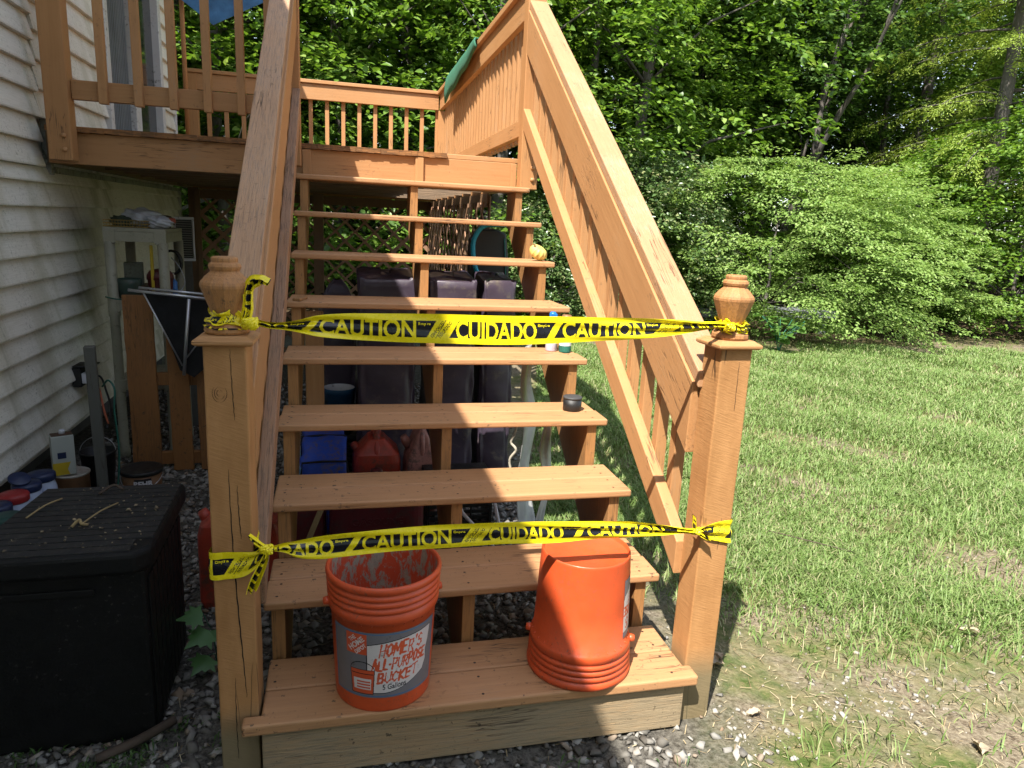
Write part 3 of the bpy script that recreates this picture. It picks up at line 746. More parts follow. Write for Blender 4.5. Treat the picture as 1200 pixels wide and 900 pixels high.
PS2 = wood('cap_rail_wood', 'S', base=(0.42,0.235,0.12), bare=(0.36,0.30,0.24), wear=0.16, grain=1.3, bumpk=0.7)
handrail(-1, 'left handrail with grey worn cap board')
handrail(1, 'sunlit right handrail')

# ------------------------------------------------------------------ buckets
BH = 0.368
def bucket(name, label, loc, rz, inverted, group):
    t = thing(name, label, 'bucket', loc, 0, group)
    if inverted: t.rotation_euler = (PI,0,rz); t.location = (loc[0],loc[1],loc[2]+BH)
    else: t.rotation_euler = (0,0,rz)
    outer = [(0.0005,0.013),(0.121,0.013),(0.1235,0.011),(0.1240,0.0008),(0.1250,0.0),(0.1265,0.0),(0.1280,0.0025),(0.1285,0.008)]
    def rr(z): return 0.1285+(0.1445-0.1285)*z/0.36
    outer += [(rr(0.05),0.05),(rr(0.15),0.15),(rr(0.258),0.258)]
    outer += [(rr(.26)+0.006,0.262),(rr(.26)+0.0085,0.270),(rr(.26)+0.0085,0.284),(rr(.26)+0.005,0.2875)]
    for z in (0.291,0.309,0.327):
        outer += [(rr(z)+0.002,z),(rr(z)+0.0075,z+0.002),(rr(z)+0.009,z+0.008),(rr(z)+0.0075,z+0.014),(rr(z)+0.002,z+0.0165)]
    outer += [(rr(.35)+0.004,0.346),(rr(.35)+0.009,0.349),(rr(.35)+0.0105,0.358),(rr(.35)+0.009,0.365),(rr(.35)+0.005,BH),(rr(.35)+0.000,0.3665),(rr(.35)-0.0015,0.360)]
    body = bmesh.new(); lathe(body, outer, 72)
    bm = bmesh.new(); lathe(bm, [(rr(.35)-0.002,0.361),(rr(.2)-0.003,0.2),(rr(.05)-0.003,0.05),(0.122,0.035),(0.11,0.028),(0.0005,0.028)], 64)
    obj('lining', bm, GRIME_ if not inverted else GRIME, t, smooth=True).data.name = 'bucket_lining'
    # small reinforcing ribs under the collar
    bm = body
    for k in range(32):
        a = 2*PI*k/32; c, s = math.cos(a), math.sin(a); r1, r2 = rr(.25)-0.001, rr(.26)+0.0055
        P = [(r1,0.252),(r1,0.263),(r2,0.263),(r2,0.2605)]
        tn = 0.0008
        A = [bm.verts.new((p[0]*c-tn*s,p[0]*s+tn*c,p[1])) for p in P]; B = [bm.verts.new((p[0]*c+tn*s,p[0]*s-tn*c,p[1])) for p in P]
        bm.faces.new(A); bm.faces.new(B[::-1])
        for i in range(4): bm.faces.new((A[i],A[(i+1)%4],B[(i+1)%4],B[i]))
    o = obj('body', bm, BUCKM, t, smooth=True)
    # wire bail with its ears
    for sgn in (1,-1):
        bm = bmesh.new(); lathe(bm, [(0.0001,0),(0.010,0.0),(0.012,0.004),(0.010,0.016),(0.0001,0.018)], 16)
        obj('handle_ear', bm, ORANGE, t, smooth=True, loc=(sgn*(rr(.27)+0.004),0,0.274), rot=(0,sgn*PI/2,0))
    pts = []
    R_ = rr(.27)+0.016
    for i in range(41):
        a = PI*i/40; hang = 0.10*math.sin(a)**0.8
        pts.append((R_*math.cos(a), (R_*math.sin(a)*1.03+0.004)*(-1 if inverted else 1), 0.276-hang*(1 if not inverted else -0.55)))
    bm = bmesh.new(); tube(bm, pts, 0.0019, 6); obj('handle', bm, STEEL, t, smooth=True)
    return t
bl = bucket('bucket', 'upright orange plastic bucket with printed label and cement-crusted inside on the lowest tread', (0.328,0.128,0.19), 0.12, False, 'orange five-gallon buckets')
bi = bucket('bucket', 'upside-down orange plastic bucket standing on the right half of the lowest tread', (0.905,0.135,0.19), -0.35, True, 'orange five-gallon buckets')
BT1, BT2 = 'HOME DEPOT', "HOMER'S"
STK = {'H':[[(0,0),(0.08,1)],[(0.8,0),(0.9,1)],[(0.05,0.5),(0.85,0.55)]],'O':[[(0.45,0),(0.05,0.25),(0.1,0.8),(0.5,1),(0.9,0.8),(0.9,0.25),(0.45,0)]],
 'M':[[(0,0),(0.12,1),(0.5,0.35),(0.88,1),(1,0)]],'E':[[(0.85,0),(0.05,0.03),(0.05,1),(0.9,0.97)],[(0.05,0.5),(0.7,0.52)]],'R':[[(0.05,0),(0.08,1),(0.75,0.95),(0.85,0.7),(0.6,0.5),(0.1,0.47)],[(0.4,0.48),(0.95,0)]],
 "'":[[(0.5,1),(0.35,0.72)]],'S':[[(0.9,0.85),(0.5,1),(0.1,0.8),(0.25,0.55),(0.8,0.42),(0.9,0.18),(0.5,0),(0.05,0.15)]],'A':[[(0,0),(0.5,1),(1,0)],[(0.2,0.36),(0.8,0.36)]],'L':[[(0.08,1),(0.05,0.03),(0.9,0)]],
 '-':[[(0.2,0.48),(0.8,0.5)]],'P':[[(0.05,0),(0.08,1),(0.75,0.95),(0.88,0.7),(0.65,0.48),(0.1,0.44)]],'U':[[(0.02,1),(0.06,0.2),(0.45,0),(0.88,0.2),(0.95,1)]],
 'B':[[(0.05,0),(0.05,1),(0.7,0.97),(0.8,0.76),(0.62,0.54),(0.08,0.52)],[(0.62,0.54),(0.92,0.32),(0.72,0.03),(0.05,0)]],'C':[[(0.92,0.82),(0.5,1),(0.08,0.72),(0.08,0.25),(0.5,0),(0.92,0.18)]],
 'K':[[(0.05,0),(0.08,1)],[(0.9,1),(0.1,0.45),(0.95,0)]],'T':[[(0,0.97),(1,1)],[(0.5,1),(0.48,0)]]}
def fill_strokes(grid, U, Vv, s, x, y, w, h, val, thick, shear=0.0, slope=0.0, seed=0):
    rr = random.Random(seed); wd = [0.45 if c in "'-" else (1.25 if c == 'M' else 1.0) for c in s]; gap = 0.22
    unit = w/(sum(wd)+gap*(len(s)-1)); X, Y = np.meshgrid(U, Vv); cx = x
    for c, k in zip(s, wd):
        dy = rr.uniform(-0.06,0.06)*h; hs = h*rr.uniform(0.94,1.1)
        for st in STK[c]:
            P = []
            for a, b in st:
                py = y+b*hs+dy; px = cx+a*unit*k+shear*b*hs; P.append((px, py+slope*(px-x)))
            for p, q in zip(P, P[1:]):
                dx, dy2 = q[0]-p[0], q[1]-p[1]; L2 = dx*dx+dy2*dy2+1e-12
                t = np.clip(((X-p[0])*dx+(Y-p[1])*dy2)/L2,0,1); dd = np.hypot(X-p[0]-t*dx, (Y-p[1]-t*dy2))
                grid[dd < thick*(0.8+0.35*np.sin(t*3+cx*900))] = val
        cx += (k+gap)*unit
def make_label(parent, cang, arc, z0, z1, nu=330, nv=250, off=0.0007):
    U = (np.arange(nu)+0.5)/nu*arc-arc/2; Vv = (np.arange(nv)+0.5)/nv*(z1-z0)   # degrees, metres
    U = U*PI/180*0.138; Wd = arc*PI/180*0.138; Hh = z1-z0                        # metres along the arc
    d = lambda deg: deg*PI/180*0.138
    g = np.zeros((nv,nu), int)                                                    # 0 grey 1 blue 2 white 3 orange 4 black
    X, Y = np.meshgrid(U, Vv); e = np.minimum(np.minimum(X+Wd/2, Wd/2-X), np.minimum(Y, Hh-Y))
    g[(e > 0.004) & (e < 0.0065)] = 1
    # white flag-like panel, thin black outline
    def panel(gr):
        top = [(d(-20)+t*(d(58)-d(-20)), Hh*(0.80+0.10*t+0.03*math.sin(t*PI))) for t in np.linspace(0,1,12)]
        right = [(d(55),Hh*0.70),(d(51),Hh*0.55),(d(52),Hh*0.40),(d(48),Hh*0.30)]
        bot = [(d(48)-t*(d(48)-d(-20)), Hh*(0.28-0.18*math.sin(min(1,t*1.3)*PI/2)-0.03*t+0.03*max(0,t-.7))) for t in np.linspace(0,1,14)]
        return top+right+bot
    P = panel(0); c = np.mean(P, 0)
    big = [(c[0]+(p[0]-c[0])*1.025, c[1]+(p[1]-c[1])*1.03) for p in P]
    fill_poly(g, U, Vv, big, 4); fill_poly(g, U, Vv, P, 2)
    # logo square with diagonal stencil lettering
    lx0, lx1, ly0, ly1 = d(-45), d(-20.5), Hh*0.655, Hh*0.965
    fill_poly(g, U, Vv, [(lx0,ly0),(lx1,ly0),(lx1,ly1),(lx0,ly1)], 3)
    cx, cy = (lx0+lx1)/2, (ly0+ly1)/2; th = math.radians(42)
    def rotw(P2):
        x, y = P2[...,0]-cx, P2[...,1]-cy
        return np.stack([cx+x*math.cos(th)-y*math.sin(th), cy+x*math.sin(th)+y*math.cos(th)], -1)
    s = lx1-lx0
    fill_text(g, U, Vv, 'THE', cx-s*0.20, cy+s*0.20, s*0.40, s*0.20, 2, offset=0.03, warp=rotw)
    fill_text(g, U, Vv, 'HOME', cx-s*0.46, cy-s*0.13, s*0.92, s*0.27, 2, offset=0.035, warp=rotw)
    fill_text(g, U, Vv, 'DEPOT', cx-s*0.33, cy-s*0.40, s*0.66, s*0.20, 2, offset=0.035, warp=rotw)
    # hand-cut red lettering
    fill_strokes(g, U, Vv, "HOMER'S", d(-7), Hh*0.635, d(50), Hh*0.175, 3, 0.0031, 0.15, 0.07, 1)
    fill_strokes(g, U, Vv, 'ALL-PURPOSE', d(-15), Hh*0.425, d(64), Hh*0.15, 3, 0.0031, 0.15, 0.07, 2)
    fill_strokes(g, U, Vv, 'BUCKET', d(-9), Hh*0.235, d(46), Hh*0.145, 3, 0.0031, 0.15, 0.06, 3)
    fill_text(g, U, Vv, '5 Gallons', d(-3), Hh*0.125, d(27), Hh*0.085, 4, slope=0.06, offset=0.02)
    # small picture of a bucket
    bx0, bx1 = d(-41), d(-11.5)
    fill_poly(g, U, Vv, [(bx0+0.004,Hh*0.05),(bx1-0.004,Hh*0.05),(bx1,Hh*0.43),(bx0,Hh*0.43)], 4)
    fill_poly(g, U, Vv, [(bx0+0.006,Hh*0.06),(bx1-0.006,Hh*0.06),(bx1-0.002,Hh*0.42),(bx0+0.002,Hh*0.42)], 3)
    fill_poly(g, U, Vv, [(bx0+0.004,Hh*0.355),(bx1-0.004,Hh*0.355),(bx1-0.004,Hh*0.368),(bx0+0.004,Hh*0.368)], 4)
    fill_poly(g, U, Vv, [(bx0+0.011,Hh*0.12),(bx1-0.011,Hh*0.12),(bx1-0.010,Hh*0.29),(bx0+0.010,Hh*0.29)], 2)
    for q in range(3): fill_poly(g, U, Vv, [(bx0+0.02,Hh*(0.14+q*0.045)),(bx1-0.013,Hh*(0.14+q*0.045)),(bx1-0.013,Hh*(0.163+q*0.045)),(bx0+0.02,Hh*(0.163+q*0.045))], 3)
    # wire of the small bucket
    mxp = (bx0+bx1)/2
    A = [(mxp+(bx1-bx0)/2*math.cos(a), Hh*0.42+Hh*0.13*math.sin(a)) for a in np.linspace(0,PI,14)]; B = [(mxp+((bx1-bx0)/2-0.0018)*math.cos(a), Hh*0.42+Hh*0.115*math.sin(a)) for a in np.linspace(PI,0,14)]
    fill_poly(g, U, Vv, A+B, 4)
    # mesh
    ue = (np.arange(nu+1)/nu*arc-arc/2)*PI/180+cang; ze = z0+np.arange(nv+1)/nv*(z1-z0)
    A_, Z_ = np.meshgrid(ue, ze); R_ = 0.1285+(0.1445-0.1285)*Z_/0.36+off
    V = np.stack([R_*np.sin(A_), -R_*np.cos(A_), Z_], -1).reshape(-1,3)
    i, j = np.meshgrid(np.arange(nu), np.arange(nv)); a = (j*(nu+1)+i).ravel()
    F = np.stack([a,a+1,a+nu+2,a+nu+1],-1)
    me = npmesh('label', V, F, midx=g.ravel(), smooth=True)
    return link('label', me, [LABG,LABB,LABW,LABR,LABK], parent)
make_label(bl, -0.12-0.02, 132, 0.044, 0.238)
make_label(bi, 1.22, 100, 0.06, 0.238, 160, 120)

# ------------------------------------------------------------------ caution tape
TW = 0.0381*2
def tape_pattern(nu, nv, u0, length):
    """nv x nu raster of the printed tape, 0 yellow, 1 black; u along the tape in metres"""
    U = u0+(np.arange(nu)+0.5)/nu*length; Vv = (np.arange(nv)+0.5)/nv*TW
    g = np.zeros((nv,nu), int); per = 0.60
    lo, hi = 0.0145, 0.0580; sl = 0.55
    for k in range(int(math.floor((u0-1)/per)), int(math.ceil((u0+length)/per))+1):
        o = k*per
        def para(a, b, val, l=lo, h=hi): fill_poly(g, U, Vv, [(o+a,l),(o+b,l),(o+b+(h-l)*sl,h),(o+a+(h-l)*sl,h)], val)
        def fill(s, x, w_, y=None, h=None, off=0.0): fill_text(g, U, Vv, s, o+x, lo-0.0045 if y is None else y, w_, (hi-lo+0.0075) if h is None else h, 0, offset=off)
        para(-0.006, 0.270, 1)
        fill('CAUTION', 0.018, 0.226, off=0.024)
        fill('Empire', 0.250, 0.030, 0.044, 0.010, 0.02)
        para(0.325, 0.575, 1)
        fill('CUIDADO', 0.343, 0.205, off=0.024)
        fill('Empire', 0.553, 0.030, 0.044, 0.010, 0.02)
        # diagonal stencil words between two thin rules
        for (dx, word) in ((0.279,'REINFORCED'),(0.298,'REFORZADO')):
            P = glyph_tris(word, 0.02).copy(); th = math.atan2(1, sl)*0.86
            X = (P[...,0])*0.050; Y = P[...,1]*0.0085
            P2 = np.stack([o+dx+X*math.cos(th)-Y*math.sin(th)+0.006, lo-0.001+X*math.sin(th)+Y*math.cos(th)], -1)
            fill_tris(g, U, Vv, P2, 1)
        para(0.2905, 0.2925, 1, lo-0.002, hi+0.002)
    return g
def ribbon(name, keys, u0, nv=52, du=0.0014, crumple=0.0, parent=None, twist=None, yoff=None, fold=0.0):
    """keys: (x,y,z, hx,hy,hz): centre and half-width vector"""
    K = np.array(keys, float); n = len(K)
    seg = np.linalg.norm(np.diff(K[:,:3],axis=0),axis=1); s = np.concatenate([[0],np.cumsum(seg)]); L = s[-1]
    nu = int(L/du); S = np.linspace(0,L,nu+1)
    # smooth interpolation (monotone cubic-ish via finer catmull)
    def interp(col):
        m = np.gradient(col, s); i = np.clip(np.searchsorted(s,S)-1,0,n-2); h = s[i+1]-s[i]; t = (S-s[i])/h
        return (2*t**3-3*t**2+1)*col[i]+(t**3-2*t**2+t)*h*m[i]+(-2*t**3+3*t**2)*col[i+1]+(t**3-t**2)*h*m[i+1]
    Q = np.stack([interp(K[:,c]) for c in range(6)], -1)
    v = np.linspace(-1,1,nv+1)
    hw = np.linalg.norm(Q[:,3:],axis=1)
    squeeze = np.clip(1-hw/0.038,0,1)                     # gathered where narrower than the tape: fold into pleats
    P = Q[:,None,:3]+Q[:,None,3:]*v[None,:,None]
    pleat = (squeeze[:,None]*0.012+fold*0.002)*np.sin(v[None,:]*6.5+S[:,None]*14+u0*3)*np.minimum(1,(1.02-np.abs(v[None,:])*0.3))
    pleat += 0.0012*np.sin(S[:,None]*23+v[None,:]*2.2)+crumple*np.sin(S[:,None]*210+v[None,:]*5)*np.sin(v[None,:]*9+S[:,None]*90)
    T = np.gradient(Q[:,:3],axis=0); T /= np.linalg.norm(T,axis=1)[:,None]+1e-9
    Hn = Q[:,3:]/(hw[:,None]+1e-9); Nn = np.cross(T,Hn)
    P = P+Nn[:,None,:]*pleat[...,None]
    V = P.reshape(-1,3); w1 = nv+1
    i, j = np.meshgrid(np.arange(nu), np.arange(nv), indexing='ij'); a = (i*w1+j).ravel()
    F = np.stack([a,a+w1,a+w1+1,a+1],-1)
    g = tape_pattern(nu, nv, u0, L)
    me = npmesh(name, V, F, midx=g.T.ravel(), smooth=True)
    return link(name, me, [TAPEY,TAPEK], parent)
upK = [(0.000,0.058,1.206,0,0.002,0.009),(0.022,0.062,1.209,0,0.002,0.0079),(0.056,0.065,1.203,0,0,0.0080),(0.094,0.065,1.202,0,0,0.0100),(0.122,0.065,1.202,0,0,0.0150),(0.161,0.065,1.203,0,0,0.0243),(0.219,0.065,1.203,0,0,0.0301),(0.319,0.065,1.201,0,0,0.0340),(0.463,0.065,1.200,-0.001,0,0.0362),(0.613,0.065,1.198,-0.002,0,0.0366),(0.747,0.065,1.201,-0.002,0,0.0345),(0.862,0.065,1.204,-0.002,0,0.0311),(1.004,0.065,1.209,-0.003,0,0.0260),(1.102,0.065,1.214,-0.002,0,0.0183),(1.164,0.067,1.217,-0.001,0,0.0115),(1.200,0.070,1.219,-0.001,0,0.0092),(1.232,0.072,1.218,0,0,0.0085)]
upt = thing('caution_tape', 'yellow and black caution tape tied between the two urn finials, the upper of two tapes', 'caution tape', (0,0,0), group='caution tapes across the stairs')
ribbon('ribbon', upK, -0.152, parent=upt)
def ring_wrap(cx, cy, rad, z, h, a0, a1, n=14, dz=0.0, squash=1.0, lift=0.0):
    K = []
    for i in range(n+1):
        t = i/n; a = a0+(a1-a0)*t; rr = rad+0.0015*math.sin(i*2.1)
        hh = h*(1+0.25*math.sin(i*1.7))
        tl = 0.25*math.sin(i*1.3)
        K.append((cx+rr*math.sin(a), cy-rr*math.cos(a), z+dz*t+lift*math.sin(i*1.1)*0.004, hh*tl*math.sin(a), -hh*tl*math.cos(a), hh))
    return K
ribbon('wrap', ring_wrap(-0.040,0.098,0.0375,1.204,0.025,-2.6,2.9,dz=0.010,lift=1), 0.20, nv=30, du=0.002, crumple=0.0018, parent=upt)
ribbon('wrap', ring_wrap(-0.040,0.098,0.0425,1.198,0.012,-2.2,1.9,dz=-0.004), 0.42, nv=30, du=0.002, crumple=0.0016, parent=upt)
ribbon('wrap', ring_wrap(1.270,0.110,0.0375,1.206,0.024,-2.8,2.7,dz=0.004), 0.1, nv=30, du=0.002, crumple=0.0018, parent=upt)
ribbon('wrap', ring_wrap(1.270,0.110,0.0420,1.208,0.013,-1.7,2.2,dz=0.006), 0.33, nv=30, du=0.002, crumple=0.0016, parent=upt)
# loose end rising from the left knot
ribbon('tail', [(0.004,0.060,1.212,0.014,0,0.004),(0.010,0.062,1.236,0.013,0.002,0.003),(0.012,0.066,1.262,0.011,0.002,0.001),(0.014,0.070,1.285,0.011,0.003,-0.003),(0.024,0.066,1.300,0.009,0.004,-0.012),(0.042,0.058,1.306,0.002,0.005,-0.010),(0.060,0.052,1.303,0.0,0.003,-0.004)], 0.05, nv=24, du=0.002, crumple=0.001, parent=upt)
def knot(parent, c, s=1.0, seed=1):
    rr = random.Random(seed); bm = bmesh.new()
    for k in range(5):
        a = rr.random()*PI; pts = []
        for i in range(9):
            t = i/8*2*PI*0.9+a
            pts.append((c[0]+s*0.014*math.cos(t), c[1]-0.006+s*0.007*math.sin(t*2+k), c[2]+s*0.010*math.sin(t+k*0.9)))
        tube(bm, curve_pts(pts,3), [0.0036*s*(1+0.35*math.sin(q*1.7)) for q in range(25)], 6)
    o = obj('knot', bm, TAPEY, parent, smooth=True)
knot(upt, (0.016,0.055,1.208), 1.1, 2); knot(upt, (1.238,0.066,1.216), 0.9, 5)

loK = [(0.040,0.034,0.6585,0,0,0.005),(0.054,0.035,0.657,0,0,0.0055),(0.080,0.035,0.657,0,0,0.0136),(0.104,0.035,0.652,0,0,0.0216),(0.155,0.035,0.652,0,0,0.0298),(0.216,0.035,0.656,0,0,0.0312),(0.279,0.035,0.659,0,0,0.0314),(0.386,0.035,0.662,-0.001,0,0.0318),(0.518,0.035,0.664,-0.001,0,0.0324),(0.655,0.035,0.663,-0.002,0,0.0310),(0.773,0.035,0.658,-0.002,0,0.0305),(0.895,0.035,0.656,-0.002,0,0.0264),(1.020,0.035,0.652,-0.002,0,0.0218),(1.098,0.037,0.646,-0.002,0,0.0150),(1.151,0.040,0.640,-0.001,0,0.0085),(1.192,0.044,0.632,-0.001,0,0.0080)]
lot = thing('caution_tape', 'yellow and black caution tape tied round both newel posts just above the buckets', 'caution tape', (0,0,0), group='caution tapes across the stairs')
ribbon('ribbon', loK, -0.21, parent=lot)
# band round the left post, then its knot and hanging tail
Lz = 0.613
ribbon('wrap', [(-0.0905,0.148,Lz,0,0,0.035),(-0.0915,0.10,Lz,0,0,0.0355),(-0.0905,0.047,Lz,0,0,0.0360),(-0.084,0.0455,Lz-0.0005,0,0,0.0360),(-0.060,0.0470,Lz,0,0,0.0355),(-0.037,0.0465,Lz,0,0,0.0345),(-0.012,0.0450,Lz+0.003,0,0,0.0310),(0.010,0.0420,Lz+0.012,0,0,0.0230),(0.030,0.0380,Lz+0.030,0,0,0.0125),(0.040,0.034,0.655,0,0,0.008)], 0.14, nv=44, crumple=0.0003, parent=lot)
ribbon('wrap', [(0.0095,0.146,Lz+0.02,0,0,0.030),(0.0105,0.10,Lz+0.024,0,0,0.026),(0.012,0.055,Lz+0.032,0,0,0.018),(0.026,0.040,Lz+0.040,0,0,0.010)], 0.34, nv=30, crumple=0.0008, parent=lot)
ribbon('tail', [(0.040,0.030,0.656,0.004,0,0.006),(0.034,0.026,0.636,0.010,0.001,0.004),(0.024,0.023,0.612,0.013,0.002,0.004),(0.014,0.023,0.590,0.014,0.003,0.003),(0.006,0.024,0.568,0.014,0.003,0.003),(0.000,0.026,0.550,0.012,0.002,0.002)], 0.055, nv=24, crumple=0.0009, parent=lot, fold=1)
ribbon('tail', [(0.036,0.032,0.660,0.003,0,0.006),(0.022,0.030,0.672,0.003,0,0.007),(0.010,0.031,0.684,0.003,0,0.006),(0.000,0.034,0.696,0.001,0,0.002)], 0.05, nv=20, crumple=0.0008, parent=lot)
knot(lot, (0.038,0.036,0.657), 0.95, 3)
ribbon('wrap', [(1.186,0.046,0.632,0,0,0.0085),(1.205,0.050,0.630,0,0,0.0085),(1.222,0.055,0.628,0,0,0.012),(1.243,0.0575,0.623,-0.002,0,0.0215),(1.275,0.0585,0.621,-0.003,0,0.030),(1.300,0.0585,0.619,-0.004,0,0.034),(1.3195,0.0600,0.618,-0.002,0,0.036),(1.3215,0.085,0.618,0,0,0.036),(1.3215,0.15,0.62,0,0,0.036)], 0.21, nv=44, crumple=0.0005, parent=lot, fold=1)
ribbon('tail', [(1.196,0.046,0.633,0.006,0,0.003),(1.190,0.042,0.650,0.005,0,0.001),(1.186,0.040,0.668,0.003,0,0.0),(1.183,0.040,0.682,0.001,0,0)], 0.05, nv=16, crumple=0.0006, parent=lot)
ribbon('tail', [(1.200,0.046,0.630,0.002,0,0.006),(1.218,0.040,0.620,0.002,0,0.007),(1.232,0.036,0.612,0.001,0,0.005),(1.240,0.034,0.608,0,0,0.002)], 0.05, nv=16, crumple=0.0006, parent=lot)
knot(lot, (1.198,0.048,0.632), 0.8, 6)
bpy.context.view_layer.update()
exec_marker = 'objects'

# ------------------------------------------------------------------ things left of the stairs
# black storage box
t = thing('storage_box', 'large black resin storage box with ribbed lid and twigs lying on it', 'storage box', (-0.4875,0.455,0), 0.02)
bm = bmesh.new(); bx(bm,-0.212,0.192,-0.215,0.235,0.0,0.52)
obj('body', bm, BLACKB, t, bevel=0.012)
bm = bmesh.new()
for k in range(9): bx(bm, 0.1925,0.1985,-0.20+k*0.047,-0.20+k*0.047+0.038,0.03,0.49)
obj('side_ribs', bm, BLACKB, t, bevel=0.002)
obj('panel_groove', box(-0.20,0.07,-0.223,-0.2155,0.455,0.475), BLACKB, t, bevel=0.003)
bm = bmesh.new(); prism(bm, [(-0.235,-0.255),(0.178,-0.255),(0.215,-0.215),(0.215,0.25),(-0.190,0.25)], 0.521, 0.585, 'Z')
lid = obj('lid', bm, BLACKB, t, bevel=0.014, segs=3)
bm = bmesh.new()
for k in range(13): 
    y0 = -0.24+k*0.037; bx(bm,-0.222+k*0.0036,0.205 if k > 1 else 0.165,y0,y0+0.032,0.583,0.5885)
obj('ribs', bm, plain('dusty_ribbed_resin', (0.010,0.0095,0.009), 0.7, var=0.4, dirt=0.25, dirtcol=(0.07,0.06,0.045), bk=0.5, bs=90), lid, bevel=0.002).location = (0,0,0)
def twig(name, label, pts, rad, mat=STRAW, cat='twig', group=None):
    c0 = Vector(pts[0]); bm = bmesh.new(); tube(bm, [Vector(p)-c0 for p in curve_pts(pts,4)], rad, 6)
    o = obj(name, bm, mat, smooth=True, loc=c0); return tag(o, label, cat, group)
TZ = 0.594
twig('twig', 'straight straw-coloured twig at the left on the storage box lid', [(-0.638,0.447,TZ),(-0.617,0.52,TZ+.006),(-0.595,0.586,TZ)], 0.0024, group='twigs on the storage box')
twig('twig', 'straight straw-coloured twig near the middle of the storage box lid', [(-0.481,0.386,TZ),(-0.455,0.46,TZ+.006),(-0.429,0.533,TZ)], 0.0024, group='twigs on the storage box')
twig('twig', 'forked grey twig near the back edge of the storage box lid', [(-0.502,0.61,TZ),(-0.47,0.64,TZ+.016),(-0.44,0.63,TZ+.004)], 0.0045, BARKT, group='twigs on the storage box')
twig('twig', 'short curled twig near the front edge of the storage box lid', [(-0.50,0.37,TZ),(-0.485,0.385,TZ+.014),(-0.475,0.37,TZ+.008),(-0.465,0.382,TZ)], 0.0042, STRAW, group='twigs on the storage box')
# crumbs on the lid
n = 90; cx_ = -0.465+rng.uniform(-0.17,0.17,n); cy_ = 0.455+rng.uniform(-0.23,0.23,n)
o = chips('debris', cx_, cy_, 0.003+0.005*rng.random(n)**3, noisemat('crumb', [(0,(0.06,0.05,0.04)),(1,(0.35,0.28,0.18))], 0.9), lift=TZ-ground_h(cx_,cy_))
tag(o, 'crumbs of bark and seed on the lid of the black box', 'debris', kind='stuff')

def lathed(name, prof, mat, parent=None, seg=28, loc=None, close=True, rot=None):
    bm = bmesh.new(); rows = lathe(bm, prof, seg)
    if close: capends(bm, rows)
    return obj(name, bm, mat, parent, smooth=True, loc=loc, rot=rot)
for (x, y, m_, lab) in ((-1.041,1.345,REDL,'squat plastic jar with a red lid beside the storage box'),
        (-1.040,1.462,NAVY,'plastic jar with a tilted navy lid behind the red-lidded jar'),
        (-1.028,1.580,NAVY,'plastic jar with a navy lid, the one nearest the white metal can'),
        (-1.055,1.228,NAVY,'plastic jar with a navy lid left of the red-lidded jar'),
        (-0.975,1.120,GREENL,'plastic jar with a dark green lid, nearest the camera of the row')):
    j = thing('storage_jar', lab, 'jar', (x,y,0), group='plastic jars by the wall')
    lathed('body', [(0.05,0.0),(0.055,0.008),(0.056,0.05),(0.056,0.22),(0.054,0.262),(0.048,0.285),(0.046,0.300)], JAR, j)
    lathed('lid', [(0.050,0.296),(0.053,0.300),(0.053,0.322),(0.050,0.328),(0.02,0.330)], m_, j)
    if 'tilted' in lab:
        lathed('loose_lid', [(0.038,0.0),(0.040,0.003),(0.040,0.008),(0.037,0.010)], NAVY, j, loc=(-0.02,-0.01,0.345), rot=(0.3,0.35,0))
t = thing('paint_can', 'paint can with a splattered white lid under the white metal can', 'paint can', (-1.055,1.99,0))
lathed('body', [(0.072,0),(0.075,0.004),(0.075,0.17),(0.078,0.176)], TAN, t)
lathed('lid', [(0.078,0.1765),(0.079,0.184),(0.074,0.186),(0.070,0.181),(0.02,0.180)], plain('paint_splattered_lid', (0.45,0.43,0.38), 0.5, dirt=0.8, dirtcol=(0.25,0.10,0.04)), t)
t = thing('metal_can', 'white rectangular metal can with a yellow lower label and white cap', 'can', (-1.075,1.96,0.187), 0.45)
obj('body', box(-0.047,0.047,-0.03,0.03,0,0.195), plain('white_can_label', (0.42,0.44,0.40), 0.5, var=0.1), t, bevel=0.004)
bm = bmesh.new(); bx(bm,-0.044,0.044,-0.027,0.027,0.1955,0.20); obj('rim', bm, plain('rusty_can_top', (0.10,0.055,0.03), 0.5), t, bevel=0.002)
bm = bmesh.new(); prism(bm, [(-0.0475,0.004),(0.02,0.004),(0.012,0.03),(0.026,0.065),(-0.0475,0.065)], -0.0312, -0.0304, 'Y'); obj('label', bm, YEL, t)
obj('label', box(-0.025,0.01,-0.0312,-0.0304,0.085,0.115), NAVY, t)
lathed('cap', [(0.013,0.1995),(0.013,0.218),(0.010,0.220)], WHITEP, t, loc=(0.004,0,0))
t = thing('pail', 'black pail with a thin wire handle behind the grey stake', 'pail', (-1.00,2.20,0))
bm = bmesh.new(); rows = lathe(bm, [(0.062,0.0),(0.082,0.21),(0.086,0.212),(0.086,0.222),(0.080,0.222),(0.06,0.02),(0.0005,0.02)], 28); obj('body', bm, BLK, t, smooth=True)
bm = bmesh.new(); tube(bm, [(0.084*math.cos(a),0.02*math.sin(a),0.215+0.075*math.sin(a)) for a in np.linspace(0,PI,16)], 0.002, 6); obj('handle', bm, STEEL, t, smooth=True)
t = thing('paint_tub', 'round tan tub with black lid and lettered black label before the stained boards', 'tub', (-0.755,2.03,0))
lathed('body', [(0.080,0),(0.092,0.16)], TAN, t)
lathed('lid', [(0.095,0.160),(0.098,0.163),(0.098,0.178),(0.094,0.182),(0.085,0.180),(0.03,0.179)], BLK, t)
bm = bmesh.new()
